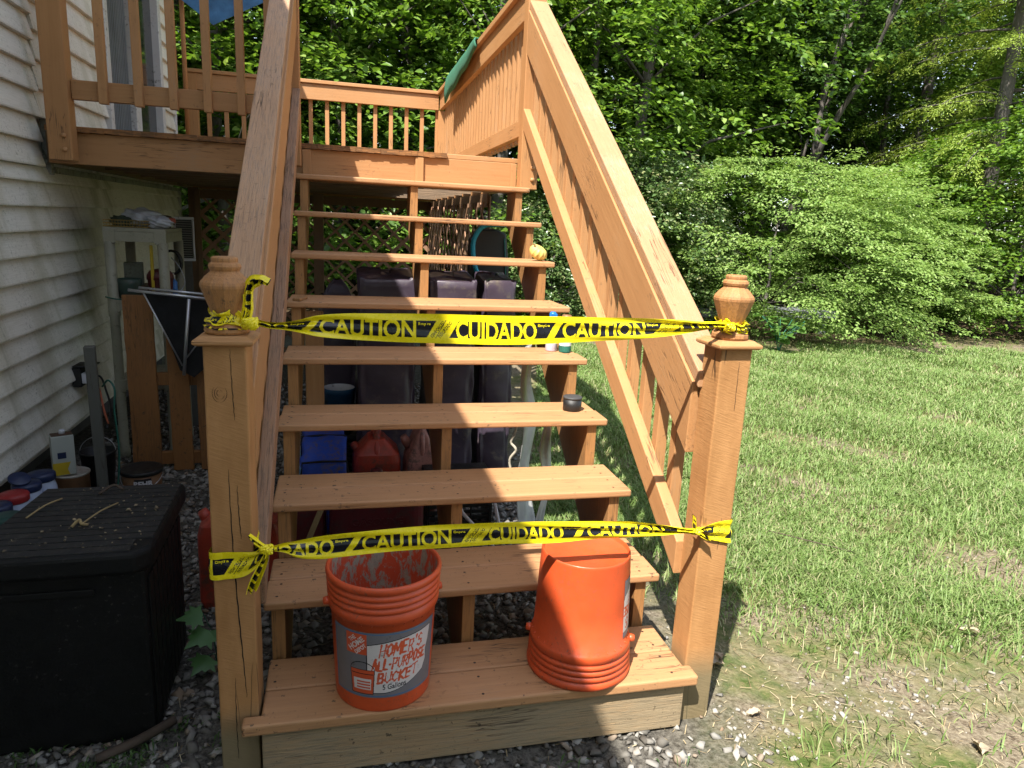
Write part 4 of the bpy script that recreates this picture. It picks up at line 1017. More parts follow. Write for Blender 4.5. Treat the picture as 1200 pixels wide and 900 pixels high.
for i in range(12):
    a0, a1 = -0.15+i*0.07-PI/2, -0.15+(i+1)*0.07-PI/2
    v = [bm.verts.new((0.0925*math.cos(a),0.0925*math.sin(a),z)) for a,z in ((a0,0.10),(a1,0.10),(a1,0.15),(a0,0.15))]; bm.faces.new(v)
lb = obj('label', bm, LABK, t)
def text_obj(s, size, mat, parent, loc, rot, ext=0.0006, cyl=None, offset=0.0, sx=1.0, name='lettering'):
    cu = bpy.data.curves.new(name, 'FONT'); cu.body = s; cu.size = size; cu.extrude = ext; cu.align_x = 'CENTER'; cu.offset = offset
    o = bpy.data.objects.new(name, cu); C.objects.link(o)
    dg = bpy.context.evaluated_depsgraph_get(); me = bpy.data.meshes.new_from_object(o.evaluated_get(dg))
    bpy.data.objects.remove(o); bpy.data.curves.remove(cu)
    for v in me.vertices:
        v.co.x *= sx
        if cyl: a = v.co.x/cyl; v.co = Vector((math.sin(a)*(cyl+v.co.z), v.co.y, math.cos(a)*(cyl+v.co.z)-cyl))
    me.name = name; me.materials.append(mat); o = bpy.data.objects.new(name, me); C.objects.link(o)
    o.parent = parent; o.location = loc; o.rotation_euler = rot; return o
a_ = 0.27
text_obj('BEHR', 0.036, WHITEP, t, (0.0932*math.sin(a_),-0.0932*math.cos(a_),0.113), (PI/2,0,a_), 0.0004, 0.0932, 0.0015)
bm = bmesh.new(); tube(bm, [(0.097*math.cos(a),0.097*math.sin(a),0.155-0.06*math.sin(-a)) for a in np.linspace(-PI,0,20)], 0.0018, 6); obj('handle', bm, STEEL, t, smooth=True)
# stake, outlet, cords
o = obj('stake', box(-0.023,0.023,-0.023,0.023,-0.05,0.82), GREYW, loc=(-0.893,1.90,0), rot=(0.0,-0.012,0.2), bevel=0.004); tag(o, 'upright grey wooden stake between the storage box and the house wall', 'stake')
t = thing('wall_outlet', 'weatherproof grey outlet box with a white cover on the siding', 'outlet', (-1.228,2.70,0.50))
obj('box', box(-0.01,0.035,-0.06,0.06,-0.05,0.06), BLK, t, bevel=0.005)
obj('cover', box(0.036,0.075,-0.055,0.02,-0.03,0.03), WHITEP, t, bevel=0.005)
obj('flap', box(-0.004,0.10,-0.065,0.065,0.064,0.072), BLK, t, bevel=0.003)
bm = bmesh.new(); tube(bm, curve_pts([(0.07,-0.02,0),(0.13,-0.05,0.01),(0.20,-0.2,-0.04),(0.26,-0.35,-0.10),(0.28,-0.5,-0.16)],6), 0.006, 8); obj('plug_cord', bm, BLK, t, smooth=True)
o = obj('garden_cord', tube(bmesh.new(), curve_pts([(-0.90,2.02,0.60),(-0.86,1.98,0.64),(-0.83,1.96,0.60),(-0.835,1.95,0.5),(-0.825,1.94,0.3),(-0.84,1.93,0.12),(-0.85,1.90,0.02)],6), 0.0045, 8), GCORD, smooth=True); tag(o, 'thin green cord looping down beside the grey stake', 'cord')
o = obj('extension_cord', tube(bmesh.new(), curve_pts([(-1.04,2.35,0.53),(-0.98,2.2,0.56),(-0.93,2.08,0.56),(-0.90,2.02,0.48),(-0.88,2.0,0.42)],6), 0.005, 8), plain('orange_cord', (0.35,0.08,0.03), 0.6), smooth=True); tag(o, 'orange-brown cord running from the outlet to the stake', 'cord')

# shelf unit and what it carries
t = thing('shelf_unit', 'beige resin shelf unit against the house wall loaded with clutter', 'shelf', (-0.89,2.92,0))
sx0, sx1, sy0, sy1 = -0.15,0.16,-0.22,0.22
def post_leg(x, y):
    bm = bmesh.new(); rows = lathe(bm, [(0.030,0),(0.030,0.06),(0.026,0.065),(0.026,0.84),(0.031,0.85),(0.031,0.95),(0.028,0.955),(0.028,1.26)], 12, x, y); capends(bm, rows); return bm
for x in (sx0+0.02,sx1-0.02):
    for y in (sy0+0.02,sy1-0.02): obj('leg', post_leg(x,y), SHELFM, t, smooth=True)
for z, th in ((1.26,0.075),(0.88,0.06),(0.42,0.06)):
    bm = bmesh.new(); bx(bm,sx0,sx1,sy0,sy1,z+th-0.02,z+th); bx(bm,sx0,sx1,sy0,sy0+0.012,z,z+th-0.021); bx(bm,sx0,sx1,sy1-0.012,sy1,z,z+th-0.021); bx(bm,sx1-0.012,sx1,sy0+0.013,sy1-0.013,z,z+th-0.021); bx(bm,sx0,sx0+0.012,sy0+0.013,sy1-0.013,z,z+th-0.021)
    for x in (sx0-0.004,sx1-0.056):
        bx(bm,x,x+0.06,sy0-0.004,sy0-0.0005,z-0.01,z+th-0.002)
    obj('shelf', bm, SHELFM, t, bevel=0.005)
TPZ = 1.336
t = thing('wire_basket', 'shallow rusty yellow wire tray on top of the beige shelf', 'tray', (-0.93,2.80,TPZ))
bm = bmesh.new()
for z in (0.004,0.02,0.038): tube(bm, [(-0.11,-0.09,z),(0.11,-0.09,z),(0.11,0.12,z),(-0.11,0.12,z),(-0.11,-0.09,z)], 0.0028, 5)
for i in range(16):
    x = -0.11+i*0.22/15; tube(bm, [(x,-0.09,0.038),(x,-0.09,0.003),(x,0.12,0.003),(x,0.12,0.038)], 0.0018, 4)
obj('wires', bm, plain('rusty_yellow_wire', (0.30,0.20,0.05), 0.6, var=0.5), t)
for i,(x,y,s,mat,lab) in enumerate(((-0.89,2.90,0.085,WHIT,'crumpled white plastic bag in the middle of the shelf top'),(-0.775,2.80,0.055,WHIT,'small crumpled white bag at the right corner of the shelf top'),(-0.81,2.98,0.06,plain('grey_brown_rag', (0.16,0.13,0.10), 0.9, var=0.6),'grey-brown rag bundled on the shelf top'),(-0.98,2.86,0.05,plain('dark_green_leaf_heap', (0.05,0.07,0.045), 0.9, var=0.6),'dark heap of dead plants on the wire tray'))):
    bm = bmesh.new(); bmesh.ops.create_icosphere(bm, subdivisions=4, radius=1)
    rr = random.Random(i); ph = [rr.random()*9 for _ in range(6)]
    for v in bm.verts:
        p = v.co.copy(); d = 1+0.16*math.sin(p.x*5+ph[0])*math.sin(p.y*6+ph[1])+0.10*math.sin(p.z*11+ph[2]+p.x*7)+0.05*math.sin(p.y*19+ph[3]+p.z*13)
        v.co = Vector((p.x*d*s*1.25, p.y*d*s, (p.z*d*0.62+0.55)*s))
    o = obj('bag' if 'bag' in lab else 'bundle', bm, mat, smooth=True, loc=(x,y,TPZ+0.004)); tag(o, lab, 'bag' if 'bag' in lab else 'bundle')
bm = bmesh.new(); rows = lathe(bm, [(0.006,0),(0.012,0.01),(0.013,0.07),(0.009,0.09),(0.015,0.1),(0.015,0.13),(0.01,0.135)], 16); capends(bm, rows)
tag(obj('red_nozzle', bm, plain('faded_red_plastic', (0.45,0.09,0.05), 0.5), smooth=True, loc=(-0.83,2.81,TPZ+0.045), rot=(0.1,PI/2,0.1)), 'faded red nozzle lying between the white bags on the shelf', 'nozzle')
t = thing('window_fan', 'white framed grille standing just right of the shelf top', 'grille', (-0.765,3.38,1.12), 0.25)
bm = bmesh.new(); bx(bm,-0.06,0.06,-0.02,0.02,0,0.018); bx(bm,-0.06,0.06,-0.02,0.02,0.262,0.28); bx(bm,-0.06,-0.048,-0.02,0.02,0.0185,0.2615); bx(bm,0.048,0.06,-0.02,0.02,0.0185,0.2615); obj('frame', bm, WHITEP, t, bevel=0.003)
bm = bmesh.new()
for k in range(16): bx(bm,-0.047,0.047,-0.015,-0.009,0.026+k*0.0148,0.032+k*0.0148)
obj('louvres', bm, plain('dirty_grille', (0.2,0.2,0.17), 0.6), t)
obj('back', box(-0.047,0.047,0.0,0.004,0.0185,0.2615), BLK, t)
obj('stand', box(-0.04,0.04,-0.008,0.008,-1.12,-0.001), GREYW, t)
S2 = 0.941
def simple(name, bm, mat, label, cat, loc, rz=0, smooth=False, bevel=0.003, group=None):
    o = obj(name, bm, mat, smooth=smooth, loc=loc, rot=(0,0,rz), bevel=bevel); return tag(o, label, cat, group)
simple('carton', box(-0.05,0.05,-0.04,0.04,0,0.13), plain('grey_green_carton', (0.16,0.17,0.13), 0.8, dirt=0.5), 'greyish printed carton at the back left inside the shelf', 'carton', (-0.965,2.95,S2+0.06), 0.2)
simple('cardboard_box', box(-0.07,0.07,-0.09,0.09,0,0.07), SLOT, 'brown cardboard box under the greyish carton inside the shelf', 'box', (-0.955,2.98,S2-0.011+0.001), 0.1)
t = thing('watering_can', 'dark green lettered pot standing at the front left inside the shelf', 'pot', (-0.945,2.76,S2))
lathed('body', [(0.045,0),(0.055,0.005),(0.062,0.08),(0.065,0.11),(0.06,0.112),(0.05,0.02)], plain('dark_green_pot', (0.03,0.06,0.045), 0.5, dirt=0.5), t)
t = thing('maroon_tub', 'rounded maroon tub with a lid inside the shelf behind the right front leg', 'tub', (-0.80,2.84,S2))
lathed('body', [(0.05,0),(0.06,0.01),(0.067,0.10),(0.07,0.105)], MAROON, t); lathed('lid', [(0.072,0.105),(0.070,0.13),(0.055,0.155),(0.02,0.165)], MAROON, t)
t = thing('blue_bottle', 'small bright blue bottle at the right side of the shelf', 'bottle', (-0.765,2.97,S2))
lathed('body', [(0.026,0),(0.028,0.004),(0.028,0.08),(0.012,0.10),(0.011,0.115)], BLUET, t); lathed('cap', [(0.013,0.115),(0.013,0.13)], WHITEP, t)
t = thing('hose_coil', 'black and white hose coil hanging at the back right of the shelf', 'hose', (-0.78,3.05,1.13))
bm = bmesh.new()
tube(bm, [(0.05*math.cos(a)*(1+0.05*a/7),0.006*a/3,0.07*math.sin(a)) for a in np.linspace(0,14,60)], 0.008, 6); obj('coil', bm, BLK, t, smooth=True)
bm = bmesh.new(); tube(bm, curve_pts([(0.0,0.0,0.03),(0.05,-0.02,-0.03),(0.075,-0.03,-0.12),(0.03,-0.04,-0.19)],8), 0.003, 6); obj('cord', bm, WHIT, t, smooth=True)
simple('tool_handle', box(-0.008,0.008,-0.008,0.008,0,0.30), YEL, 'yellow tool handle upright behind the right front leg of the shelf', 'tool handle', (-0.825,2.78,S2+0.001))
simple('tool_handle', box(-0.008,0.008,-0.008,0.008,0,0.28), NAVY, 'navy tool handle upright right of the yellow one in the shelf', 'tool handle', (-0.785,2.80,S2+0.001))
o = obj('green_string', tube(bmesh.new(), curve_pts([(-1.05,2.685,0.955),(-0.98,2.665,0.945),(-0.90,2.66,0.95),(-0.84,2.665,0.94)],5), 0.004, 6), GCORD, smooth=True); tag(o, 'green string tied across the front of the shelf unit', 'string')

# stained fence section leaning before the shelf
t = thing('fence_panel', 'section of dark orange stained vertical boards leaning under the deck', 'fence panel', (-0.75,2.50,0))
for x0, x1, zt in ((-0.165,-0.02,0.99),(0.04,0.145,0.97),(0.185,0.245,0.96),(0.262,0.33,0.95)):
    bm = bmesh.new(); n_ = 12; L_ = []
    for i in range(n_+1):
        z = zt*i/n_; j = random.uniform(-0.003,0.003); L_.append((z,j))
    pts = [(x0+0.02*(1-z/zt)*0+j,z) for z,j in L_]+[(x1+j*0.7,z) for z,j in reversed(L_)]
    prism(bm, pts, -0.013, 0.010, 'Y'); obj('board', bm, PALM, t, bevel=0.002)
for z in (0.03,0.49): obj('rail', box(-0.17,0.34,0.0105,0.048,z,z+0.07), PALM, t, bevel=0.003)
# folding frame with black cloth
t = thing('folding_stool', 'folded aluminium stool with black cloth hung over the stained boards', 'folding stool', (-0.66,2.40,1.0))
bm = bmesh.new(); tube(bm, [(-0.19,-0.03,0.03),(0.24,-0.03,-0.012)], 0.008, 8); tube(bm, [(-0.16,0.05,0.035),(0.24,0.05,0.0)], 0.008, 8); obj('top_bars', bm, ALU, t, smooth=True)
for a, b_, r_ in (((0.10,-0.035,-0.01),(0.055,-0.03,-0.42),0.009),((-0.12,-0.03,0.02),(0.05,-0.03,-0.37),0.004),((0.24,-0.03,-0.10),(0.062,-0.03,-0.34),0.004)):
    bm = bmesh.new(); tube(bm, [a,b_], r_, 8); obj('leg', bm, ALU, t, smooth=True)
bm = bmesh.new(); prism(bm, [(-0.13,0.015),(0.25,-0.02),(0.25,-0.30),(0.10,-0.44),(0.03,-0.40),(-0.02,-0.22)], 0.0,0.006,'Y'); obj('seat_cloth', bm, BLKF, t)

# red can behind the left newel
def gas_can(loc, w_, d_, h, mat, label, text=None, rz=0, pointed=False):
    t = thing('fuel_can', label, 'fuel can', loc, rz, group='fuel cans under the stairs')
    bm = bmesh.new(); sh = 0.72 if not pointed else 0.55
    lv = [(0,0.94),(0.03,1.0),(h*sh,1.0),(h*(sh+0.10),0.93),(h*0.93,0.55 if not pointed else 0.42),(h,0.34 if not pointed else 0.15)]
    rows = []
    for z, k in lv:
        row = []
        for i in range(28):
            a = 2*PI*i/28; e = 0.32
            cx_, sy_ = math.cos(a), math.sin(a)
            row.append(bm.verts.new((w_/2*k*math.copysign(abs(cx_)**e,cx_), d_/2*(0.5+0.5*k if z > h*sh else k)*math.copysign(abs(sy_)**e,sy_), z)))
        rows.append(row)
    for a, b_ in zip(rows,rows[1:]):
        for i in range(28): bm.faces.new((a[i],a[(i+1)%28],b_[(i+1)%28],b_[i]))
    capends(bm, rows); obj('body', bm, mat, t, bevel=0.004)
    bm = bmesh.new(); tube(bm, curve_pts([(0,-d_*0.36,h*0.62),(0,-d_*0.40,h*0.85),(0,-d_*0.2,h*1.0),(0,d_*0.15,h*1.03),(0,d_*0.35,h*0.9)],5), 0.017 if not pointed else 0.013, 8); obj('handle', bm, mat, t, smooth=True)
    lathed('cap', [(0.024,0),(0.026,0.003),(0.026,0.028),(0.022,0.033)], mat, t, loc=(0.0,d_*0.1,h*0.99))
    lathed('spout', [(0.022,0),(0.022,0.035),(0.017,0.06)], mat, t, loc=(-w_*0.36,0,h*0.78), rot=(0,-0.5,0))
    if text: text_obj(text, 0.042, mat, t, (0,-d_/2-0.0005,h*0.50), (PI/2,0,0), 0.003, None, 0.001, 1.1)
    return t
gas_can((-0.155,1.00,0),0.29,0.17,0.40,REDC,'red fuel can on the gravel behind the left newel post')
gas_can((0.385,1.78,0),0.235,0.22,0.40,REDC,'dusty red fuel can with a brass clip on its handle, right of the blue bag')
gas_can((0.605,1.78,0),0.165,0.24,0.44,PINKC,'faded pinkish fuel can with a pointed top next to the middle stringer',pointed=True)
gas_can((0.365,1.30,0),0.40,0.20,0.36,MAROON,'wide maroon can with GASOLINE embossed on its front','GASOLINE')
gas_can((0.07,1.38,0),0.16,0.22,0.30,MAROON,'small maroon can left of the one embossed GASOLINE')
bm = bmesh.new(); tube(bm, [(0.137,1.12,0.30),(0.058,1.06,0.12)], 0.012, 8); tag(obj('tool_handle', bm, STRAW, smooth=True), 'pale wooden tool handle leaning beside the small maroon can', 'tool handle')
# blue bag
t = thing('cooler_bag', 'bright blue zipped bag with black straps lying under the steps', 'bag', (0.125,1.72,0), 0.04, rot=(0.0,0.0,0.04))
bm = bmesh.new(); prism(bm, [(-0.21,0.0),(0.23,0.0),(0.24,0.30),(0.15,0.41),(-0.02,0.42),(-0.18,0.34)], -0.09,0.105,'X'); bmesh.ops.subdivide_edges(bm, edges=bm.edges, cuts=3, use_grid_fill=True)
for v in bm.verts: v.co += Vector((0.004*math.sin(v.co.y*40+v.co.z*31),0.004*math.sin(v.co.x*50),0.004*math.sin(v.co.x*43+v.co.y*37)))
obj('body', bm, BLUEF, t, bevel=0.012, smooth=True)
bm = bmesh.new(); prism(bm, [(-0.20,0.0),(0.20,0.0),(0.18,0.30),(-0.16,0.32)], -0.104,-0.094,'X'); obj('side_panel', bm, LBLUE, t, bevel=0.003)
for off in (0.0,0.20):
    bm = bmesh.new(); tube(bm, [(-0.095,-0.20+off,0.30),(-0.09,-0.185+off,0.352+off*0.32),(0.0,-0.19+off,0.358+off*0.32),(0.108,-0.185+off,0.352+off*0.32),(0.112,-0.20+off,0.30)], 0.006, 6); obj('strap', bm, BLKF, t, smooth=True)
# blue bucket and plank at the back
t = thing('small_bucket', 'blue bucket with a pale inside under the deck', 'bucket', (0.205,2.33,0.252))
bm = bmesh.new(); rows = lathe(bm, [(0.068,0.0),(0.085,0.235),(0.089,0.238),(0.090,0.262),(0.087,0.267)], 32); bm.faces.new(rows[0][::-1]); obj('body', bm, BLUEP, t, smooth=True)
bm = bmesh.new(); lathe(bm, [(0.086,0.266),(0.080,0.24),(0.064,0.02),(0.0005,0.02)], 32); obj('lining', bm, WHITEP, t, smooth=True)
simple('plank', box(-0.045,0.045,-0.019,0.019,0,0.98), PZ, 'short orange-brown plank standing behind the left stringer', 'plank', (0.085,2.05,0), 0.1)
# tall covered stacks
def cover(x0, x1, y0, y1, zf, zb, label, seed, peak=0.0):
    rr = random.Random(seed); nx, nz = 18, 30; bm = bmesh.new()
    cx_, cy_ = (x0+x1)/2, (y0+y1)/2; hw, hd = (x1-x0)/2, (y1-y0)/2
    ph = [rr.random()*7 for _ in range(8)]
    rows = []
    for k in range(nz+1):
        t_ = k/nz
        row = []
        for i in range(48):
            a = 2*PI*(i+0.5)/48; e = 0.13 + 0.14*(1-t_)
            c_, s_ = math.cos(a), math.sin(a)
            X = math.copysign(abs(c_)**e,c_); Y = math.copysign(abs(s_)**e,s_)
            wr = 0.006*math.sin(a*9+ph[0]+t_*3)*(1.2-t_)+0.004*math.sin(t_*17+a*3+ph[1])+0.003*math.sin(t_*37+a*7+ph[2])
            top = zf+(zb-zf)*(Y*0.5+0.5)
            row.append(bm.verts.new((X*(hw+wr), Y*(hd+wr), 0.01+(top-0.01)*t_)))
        rows.append(row)
    for sc_, dz in ((0.97,0.006),(0.80,0.008),(0.5,0.010+peak*0.6),(0.2,0.012+peak)):
        row = []
        for i, v in enumerate(rows[nz]):
            row.append(bm.verts.new((v.co.x*sc_, v.co.y*sc_, v.co.z+dz+0.006*math.sin(i*0.8+ph[3])+0.005*math.sin(i*2.1+sc_*9))))
        rows.append(row)
    for a, b_ in zip(rows,rows[1:]):
        for i in range(48): bm.faces.new((a[i],a[(i+1)%48],b_[(i+1)%48],b_[i]))
    bm.faces.new(rows[-1]); bm.faces.new(rows[0][::-1])
    o = obj('covered_stack', bm, COVER, smooth=True, loc=(cx_,cy_,0)); tag(o, label, 'covered stack', 'tall stacks under vinyl covers')
cover(0.305,0.60,2.07,2.40,1.145,1.175,'tall purple-brown vinyl covered stack, between the left and the middle stringer',1)
cover(0.667,0.925,2.07,2.40,1.145,1.17,'tall purple-brown vinyl covered stack directly right of the middle stringer',2)
cover(0.965,1.140,2.07,2.40,1.145,1.17,'tall purple-brown vinyl covered stack beside the right stringer',3)
cover(0.10,0.30,2.42,2.62,1.00,1.00,'slim dark covered stack with a peaked top behind the blue bucket',4,0.09)
t = thing('sled', 'black plastic sled stood on end with a teal foam edge behind the covered stacks', 'sled', (1.075,2.545,0))
bm = bmesh.new()
prism(bm, [(-0.125,0.0),(0.12,0.0),(0.125,1.2),(0.10,1.40),(0.03,1.425),(-0.08,1.42),(-0.125,1.36)], -0.02,0.02,'Y'); obj('body', bm, BLK, t, bevel=0.012)
bm = bmesh.new(); tube(bm, curve_pts([(0.16,-0.04,1.452),(0.02,-0.05,1.450),(-0.05,-0.05,1.435),(-0.095,-0.05,1.375),(-0.105,-0.05,1.30),(-0.08,-0.05,1.18),(0.0,-0.05,1.05)],8), 0.014, 10); obj('foam_edge', bm, TEAL, t, smooth=True)
bm = bmesh.new(); tube(bm, [(0.085,-0.03,1.37),(0.10,-0.03,1.2),(0.105,-0.03,1.0)], 0.005, 6); obj('cord', bm, GCORD, t, smooth=True)
# wavy tarp strips by the right stringer
def sheet(name, pts0, pts1, n, mat, label, amp, cat, seed=0, thick=0.0015):
    a0, a1 = [Vector(p) for p in curve_pts(pts0, n)], [Vector(p) for p in curve_pts(pts1, n)]
    bm = bmesh.new(); rows = []
    for i,(p,q) in enumerate(zip(a0,a1)):
        rows.append([bm.verts.new(p.lerp(q,j/10)+Vector((0,amp*math.sin(j*0.9+i*0.35+seed),0.0))) for j in range(11)])
    for a, b_ in zip(rows,rows[1:]):
        for j in range(10): bm.faces.new((a[j],a[j+1],b_[j+1],b_[j]))
    o = obj(name, bm, mat, smooth=True); s = o.modifiers.new('thick','SOLIDIFY'); s.thickness = thick
    return tag(o, label, cat)
sheet('tarp', [(1.02,1.38,0.92),(1.005,1.36,0.75),(1.02,1.34,0.55),(1.00,1.32,0.3),(1.02,1.30,0.03)], [(1.12,1.56,0.92),(1.09,1.52,0.75),(1.13,1.5,0.55),(1.09,1.45,0.3),(1.135,1.42,0.03)], 6, TARP, 'pale grey tarp hanging in waves inside the right stringer', 0.012, 'tarp')
sheet('tarp', [(1.075,1.15,0.66),(1.04,1.13,0.52),(1.07,1.12,0.36),(1.03,1.10,0.16),(1.05,1.10,0.02)], [(1.12,1.24,0.66),(1.115,1.20,0.52),(1.125,1.2,0.36),(1.09,1.17,0.16),(1.12,1.17,0.02)], 6, TARP, 'narrow pale tarp strip in front of the larger hanging tarp', 0.008, 'tarp', 2)
o = obj('rope', tube(bmesh.new(), curve_pts([(0.985,1.30,0.64),(0.975,1.30,0.55),(0.96,1.31,0.50),(0.98,1.29,0.47),(0.955,1.30,0.42),(0.965,1.29,0.36)],5), 0.006, 6), ROPEM, smooth=True); tag(o, 'frayed pale rope dangling left of the hanging tarp', 'rope')
t = thing('chair_frame', 'white metal chair frame lying on the gravel behind the lower steps', 'chair frame', (0.86,1.25,0))
for a, b_ in (((-0.14,-0.10,0.24),(-0.02,-0.10,0.10)),((-0.02,-0.10,0.10),(0.03,0.0,0.02)),((0.02,-0.02,0.24),(0.06,-0.06,0.05)),((-0.14,0.10,0.24),(-0.14,-0.10,0.24))):
    bm = bmesh.new(); tube(bm, [a,b_], 0.008, 8); obj('bar', bm, WHITEP, t, smooth=True)
def crate(label, loc, h):
    t = thing('milk_crate', label, 'crate', loc)
    bm = bmesh.new(); n_ = int(h/0.031)
    for k in range(n_): bx(bm,-0.15,0.15,-0.10,-0.092,0.01+k*0.031,0.028+k*0.031)
    for x in (-0.15,-0.05,0.05,0.142): bx(bm,x,x+0.008,-0.1085,-0.1005,0,h)
    bx(bm,-0.15,0.15,-0.09,0.12,h-0.008,h); bx(bm,-0.158,-0.151,-0.1,0.12,0,h); bx(bm,0.151,0.158,-0.1,0.12,0,h)
    obj('slats', bm, BLK, t, bevel=0.002)
crate('black slatted crate behind the second and third steps', (0.76,1.55,0), 0.28)
crate('low black crate with the blue bucket standing on it', (0.18,2.36,0), 0.25)

# small things on the treads
t = thing('black_cup', 'short black cap with a matte top at the right end of the fourth step', 'cap', (1.122,0.975,0.739))
lathed('body', [(0.035,0),(0.0375,0.002),(0.0375,0.048)], BLK, t); lathed('top', [(0.0385,0.0485),(0.0385,0.055),(0.036,0.057),(0.01,0.057)], plain('grey_black_top', (0.05,0.05,0.05), 0.6), t)
t = thing('spray_bottle', 'small white bottle with a bright blue top left of the green can', 'bottle', (1.118,1.30,0.922))
lathed('body', [(0.024,0),(0.026,0.004),(0.026,0.11),(0.012,0.13),(0.012,0.14)], SPURPLE, t); lathed('top', [(0.014,0.14),(0.016,0.145),(0.016,0.165),(0.010,0.172)], BLUET, t)
bm = bmesh.new(); bx(bm,-0.012,0.012,-0.03,-0.014,0.15,0.166); obj('trigger', bm, BLUET, t, bevel=0.002)
t = thing('spray_can', 'green labelled can at the right end of the fifth step', 'can', (1.172,1.27,0.922))
lathed('body', [(0.026,0),(0.027,0.003),(0.027,0.13),(0.022,0.14)], CANG, t); lathed('band', [(0.0274,0.03),(0.0274,0.045)], WHITEP, t, close=False); lathed('cap', [(0.022,0.14),(0.022,0.16),(0.018,0.164)], TAN, t)
t = thing('gourd', 'small ribbed yellow gourd at the right end of the seventh step', 'gourd', (1.158,1.745,1.288))
bm = bmesh.new(); bmesh.ops.create_uvsphere(bm, u_segments=72, v_segments=28, radius=1)
for v in bm.verts:
    a = math.atan2(v.co.y, v.co.x); rr_k = 1-0.10*abs(math.sin(a*6))**0.6*math.sqrt(max(0,1-v.co.z**2)); pin = 1-0.25*abs(v.co.z)**6
    v.co = Vector((v.co.x*rr_k*0.047, v.co.y*rr_k*0.047, v.co.z*0.036*pin))
obj('body', bm, PUMP, t, smooth=True, loc=(0,0,0.040), rot=(0.5,0.35,0.3))
bm = bmesh.new(); tube(bm, [(-0.02,-0.018,0.065),(-0.027,-0.024,0.078),(-0.031,-0.024,0.083)], [0.006,0.004,0.004], 6); obj('stem', bm, STRAW, t)
simple('wood_shim', box(-0.017,0.017,-0.05,0.05,0,0.012), STRM, 'small wooden offcut on the left end of the sixth step', 'wood offcut', (0.052,1.435,1.105+0.0005), -0.25)
# cloth on the deck rail and the blue cloth above
def rail_cloth():
    bm = bmesh.new(); rows = []
    for i in range(40):
        t_ = i/39; y = 3.85+1.45*t_; wv = 0.010*math.sin(i*0.45)
        w_ = 0.09+0.17*t_**0.8; out = 0.012+0.02*t_
        prof = [(1.36,2.60+wv),(1.328,2.70),(1.325,2.752),(1.26,2.762),(1.19,2.760)]
        for q in (0.25,0.5,0.75,1.0): prof.append((1.185-out*q-0.02*math.sin(q*3), 2.765-w_*q**1.15+wv*q))
        rows.append([bm.verts.new((p[0],y-0.12*(1-p[0]/1.36 if j > 4 else 0)*j,p[1])) for j,p in enumerate(prof)])
    for a, b_ in zip(rows,rows[1:]):
        for j in range(8): bm.faces.new((a[j],a[j+1],b_[j+1],b_[j]))
    o = obj('green_mat', bm, GREENC, smooth=True); s = o.modifiers.new('thick','SOLIDIFY'); s.thickness = 0.008; s.offset = 1
    tag(o, 'dark green canvas mat draped over the right deck railing', 'mat')
rail_cloth()
bm = bmesh.new()
pts = [(-0.553,2.585),(-0.20,2.775),(-0.10,3.4),(-1.2,3.4),(-0.95,2.86)]
fan_c = bm.verts.new((-0.56,3.46,3.1))
ring = [bm.verts.new((x,3.5,z)) for i,(x,z) in enumerate(pts)]
for i in range(len(ring)): bm.faces.new((fan_c,ring[i],ring[(i+1)%len(ring)]))
bmesh.ops.subdivide_edges(bm, edges=bm.edges, cuts=4, use_grid_fill=True)
t = thing('umbrella', 'blue canvas of a folded patio umbrella hanging above the deck, its lower point in view', 'umbrella', (0,0,0))
o = obj('canopy', bm, BLUECAN, t); s = o.modifiers.new('thick','SOLIDIFY'); s.thickness = 0.006
bm = bmesh.new(); tube(bm, [(-0.745,3.56,1.83),(-0.745,3.56,3.6)], 0.014, 10); obj('pole', bm, PZ, t, smooth=True)

# ------------------------------------------------------------------ lattice under the deck
def lattice(label, origin, length, z0, z1, rz):
    t = thing('lattice_screen', label, 'lattice', (*origin,0), rz, group='lattice screens under the deck')
    h = z1-z0; sp = 0.132; wd = 0.040; bm = bmesh.new()
    for lay, sg in ((0.0,1),(0.0075,-1)):
        c = -h
        while c < length+h:
            # slat along 45 degrees clipped to the panel
            a, b_ = (c, c+h) if sg > 0 else (c+h, c)
            x0c, x1c = max(0,min(length,min(a,b_))), max(0,min(length,max(a,b_)))
            if x1c-x0c > 0.03:
                def Z(x): return z0+((x-a)/(b_-a))*h
                wz = wd*0.707
                P = [(x0c,Z(x0c)-wz),(x1c,Z(x1c)-wz),(x1c,Z(x1c)+wz),(x0c,Z(x0c)+wz)]
                P = [(x,max(z0,min(z1,z))) for x,z in P]
                prism(bm, P, lay, lay+0.007, 'Y')
            c += sp*1.414
    obj('slats', bm, LATT, t)
    bm = bmesh.new(); bx(bm,-0.01,length+0.01,-0.012,-0.001,z0-0.06,z0); bx(bm,-0.01,length+0.01,-0.012,-0.001,z1-0.03,z1+0.05)
    n_ = max(1,int(length/1.1))
    for i in range(n_+1): x = i*length/n_; bx(bm,x-0.02,x+0.02,-0.024,-0.0125,z0-0.05,z1+0.04)
    obj('frame', bm, BAREZ, t, bevel=0.002)
lattice('dark lattice screen closing the back of the space under the deck', (-1.06,5.57), 2.15, 0.12, 1.58, 0)
lattice('sunlit lattice screen along the right side under the deck', (1.085,2.72), 2.85, 0.12, 1.58, PI/2)

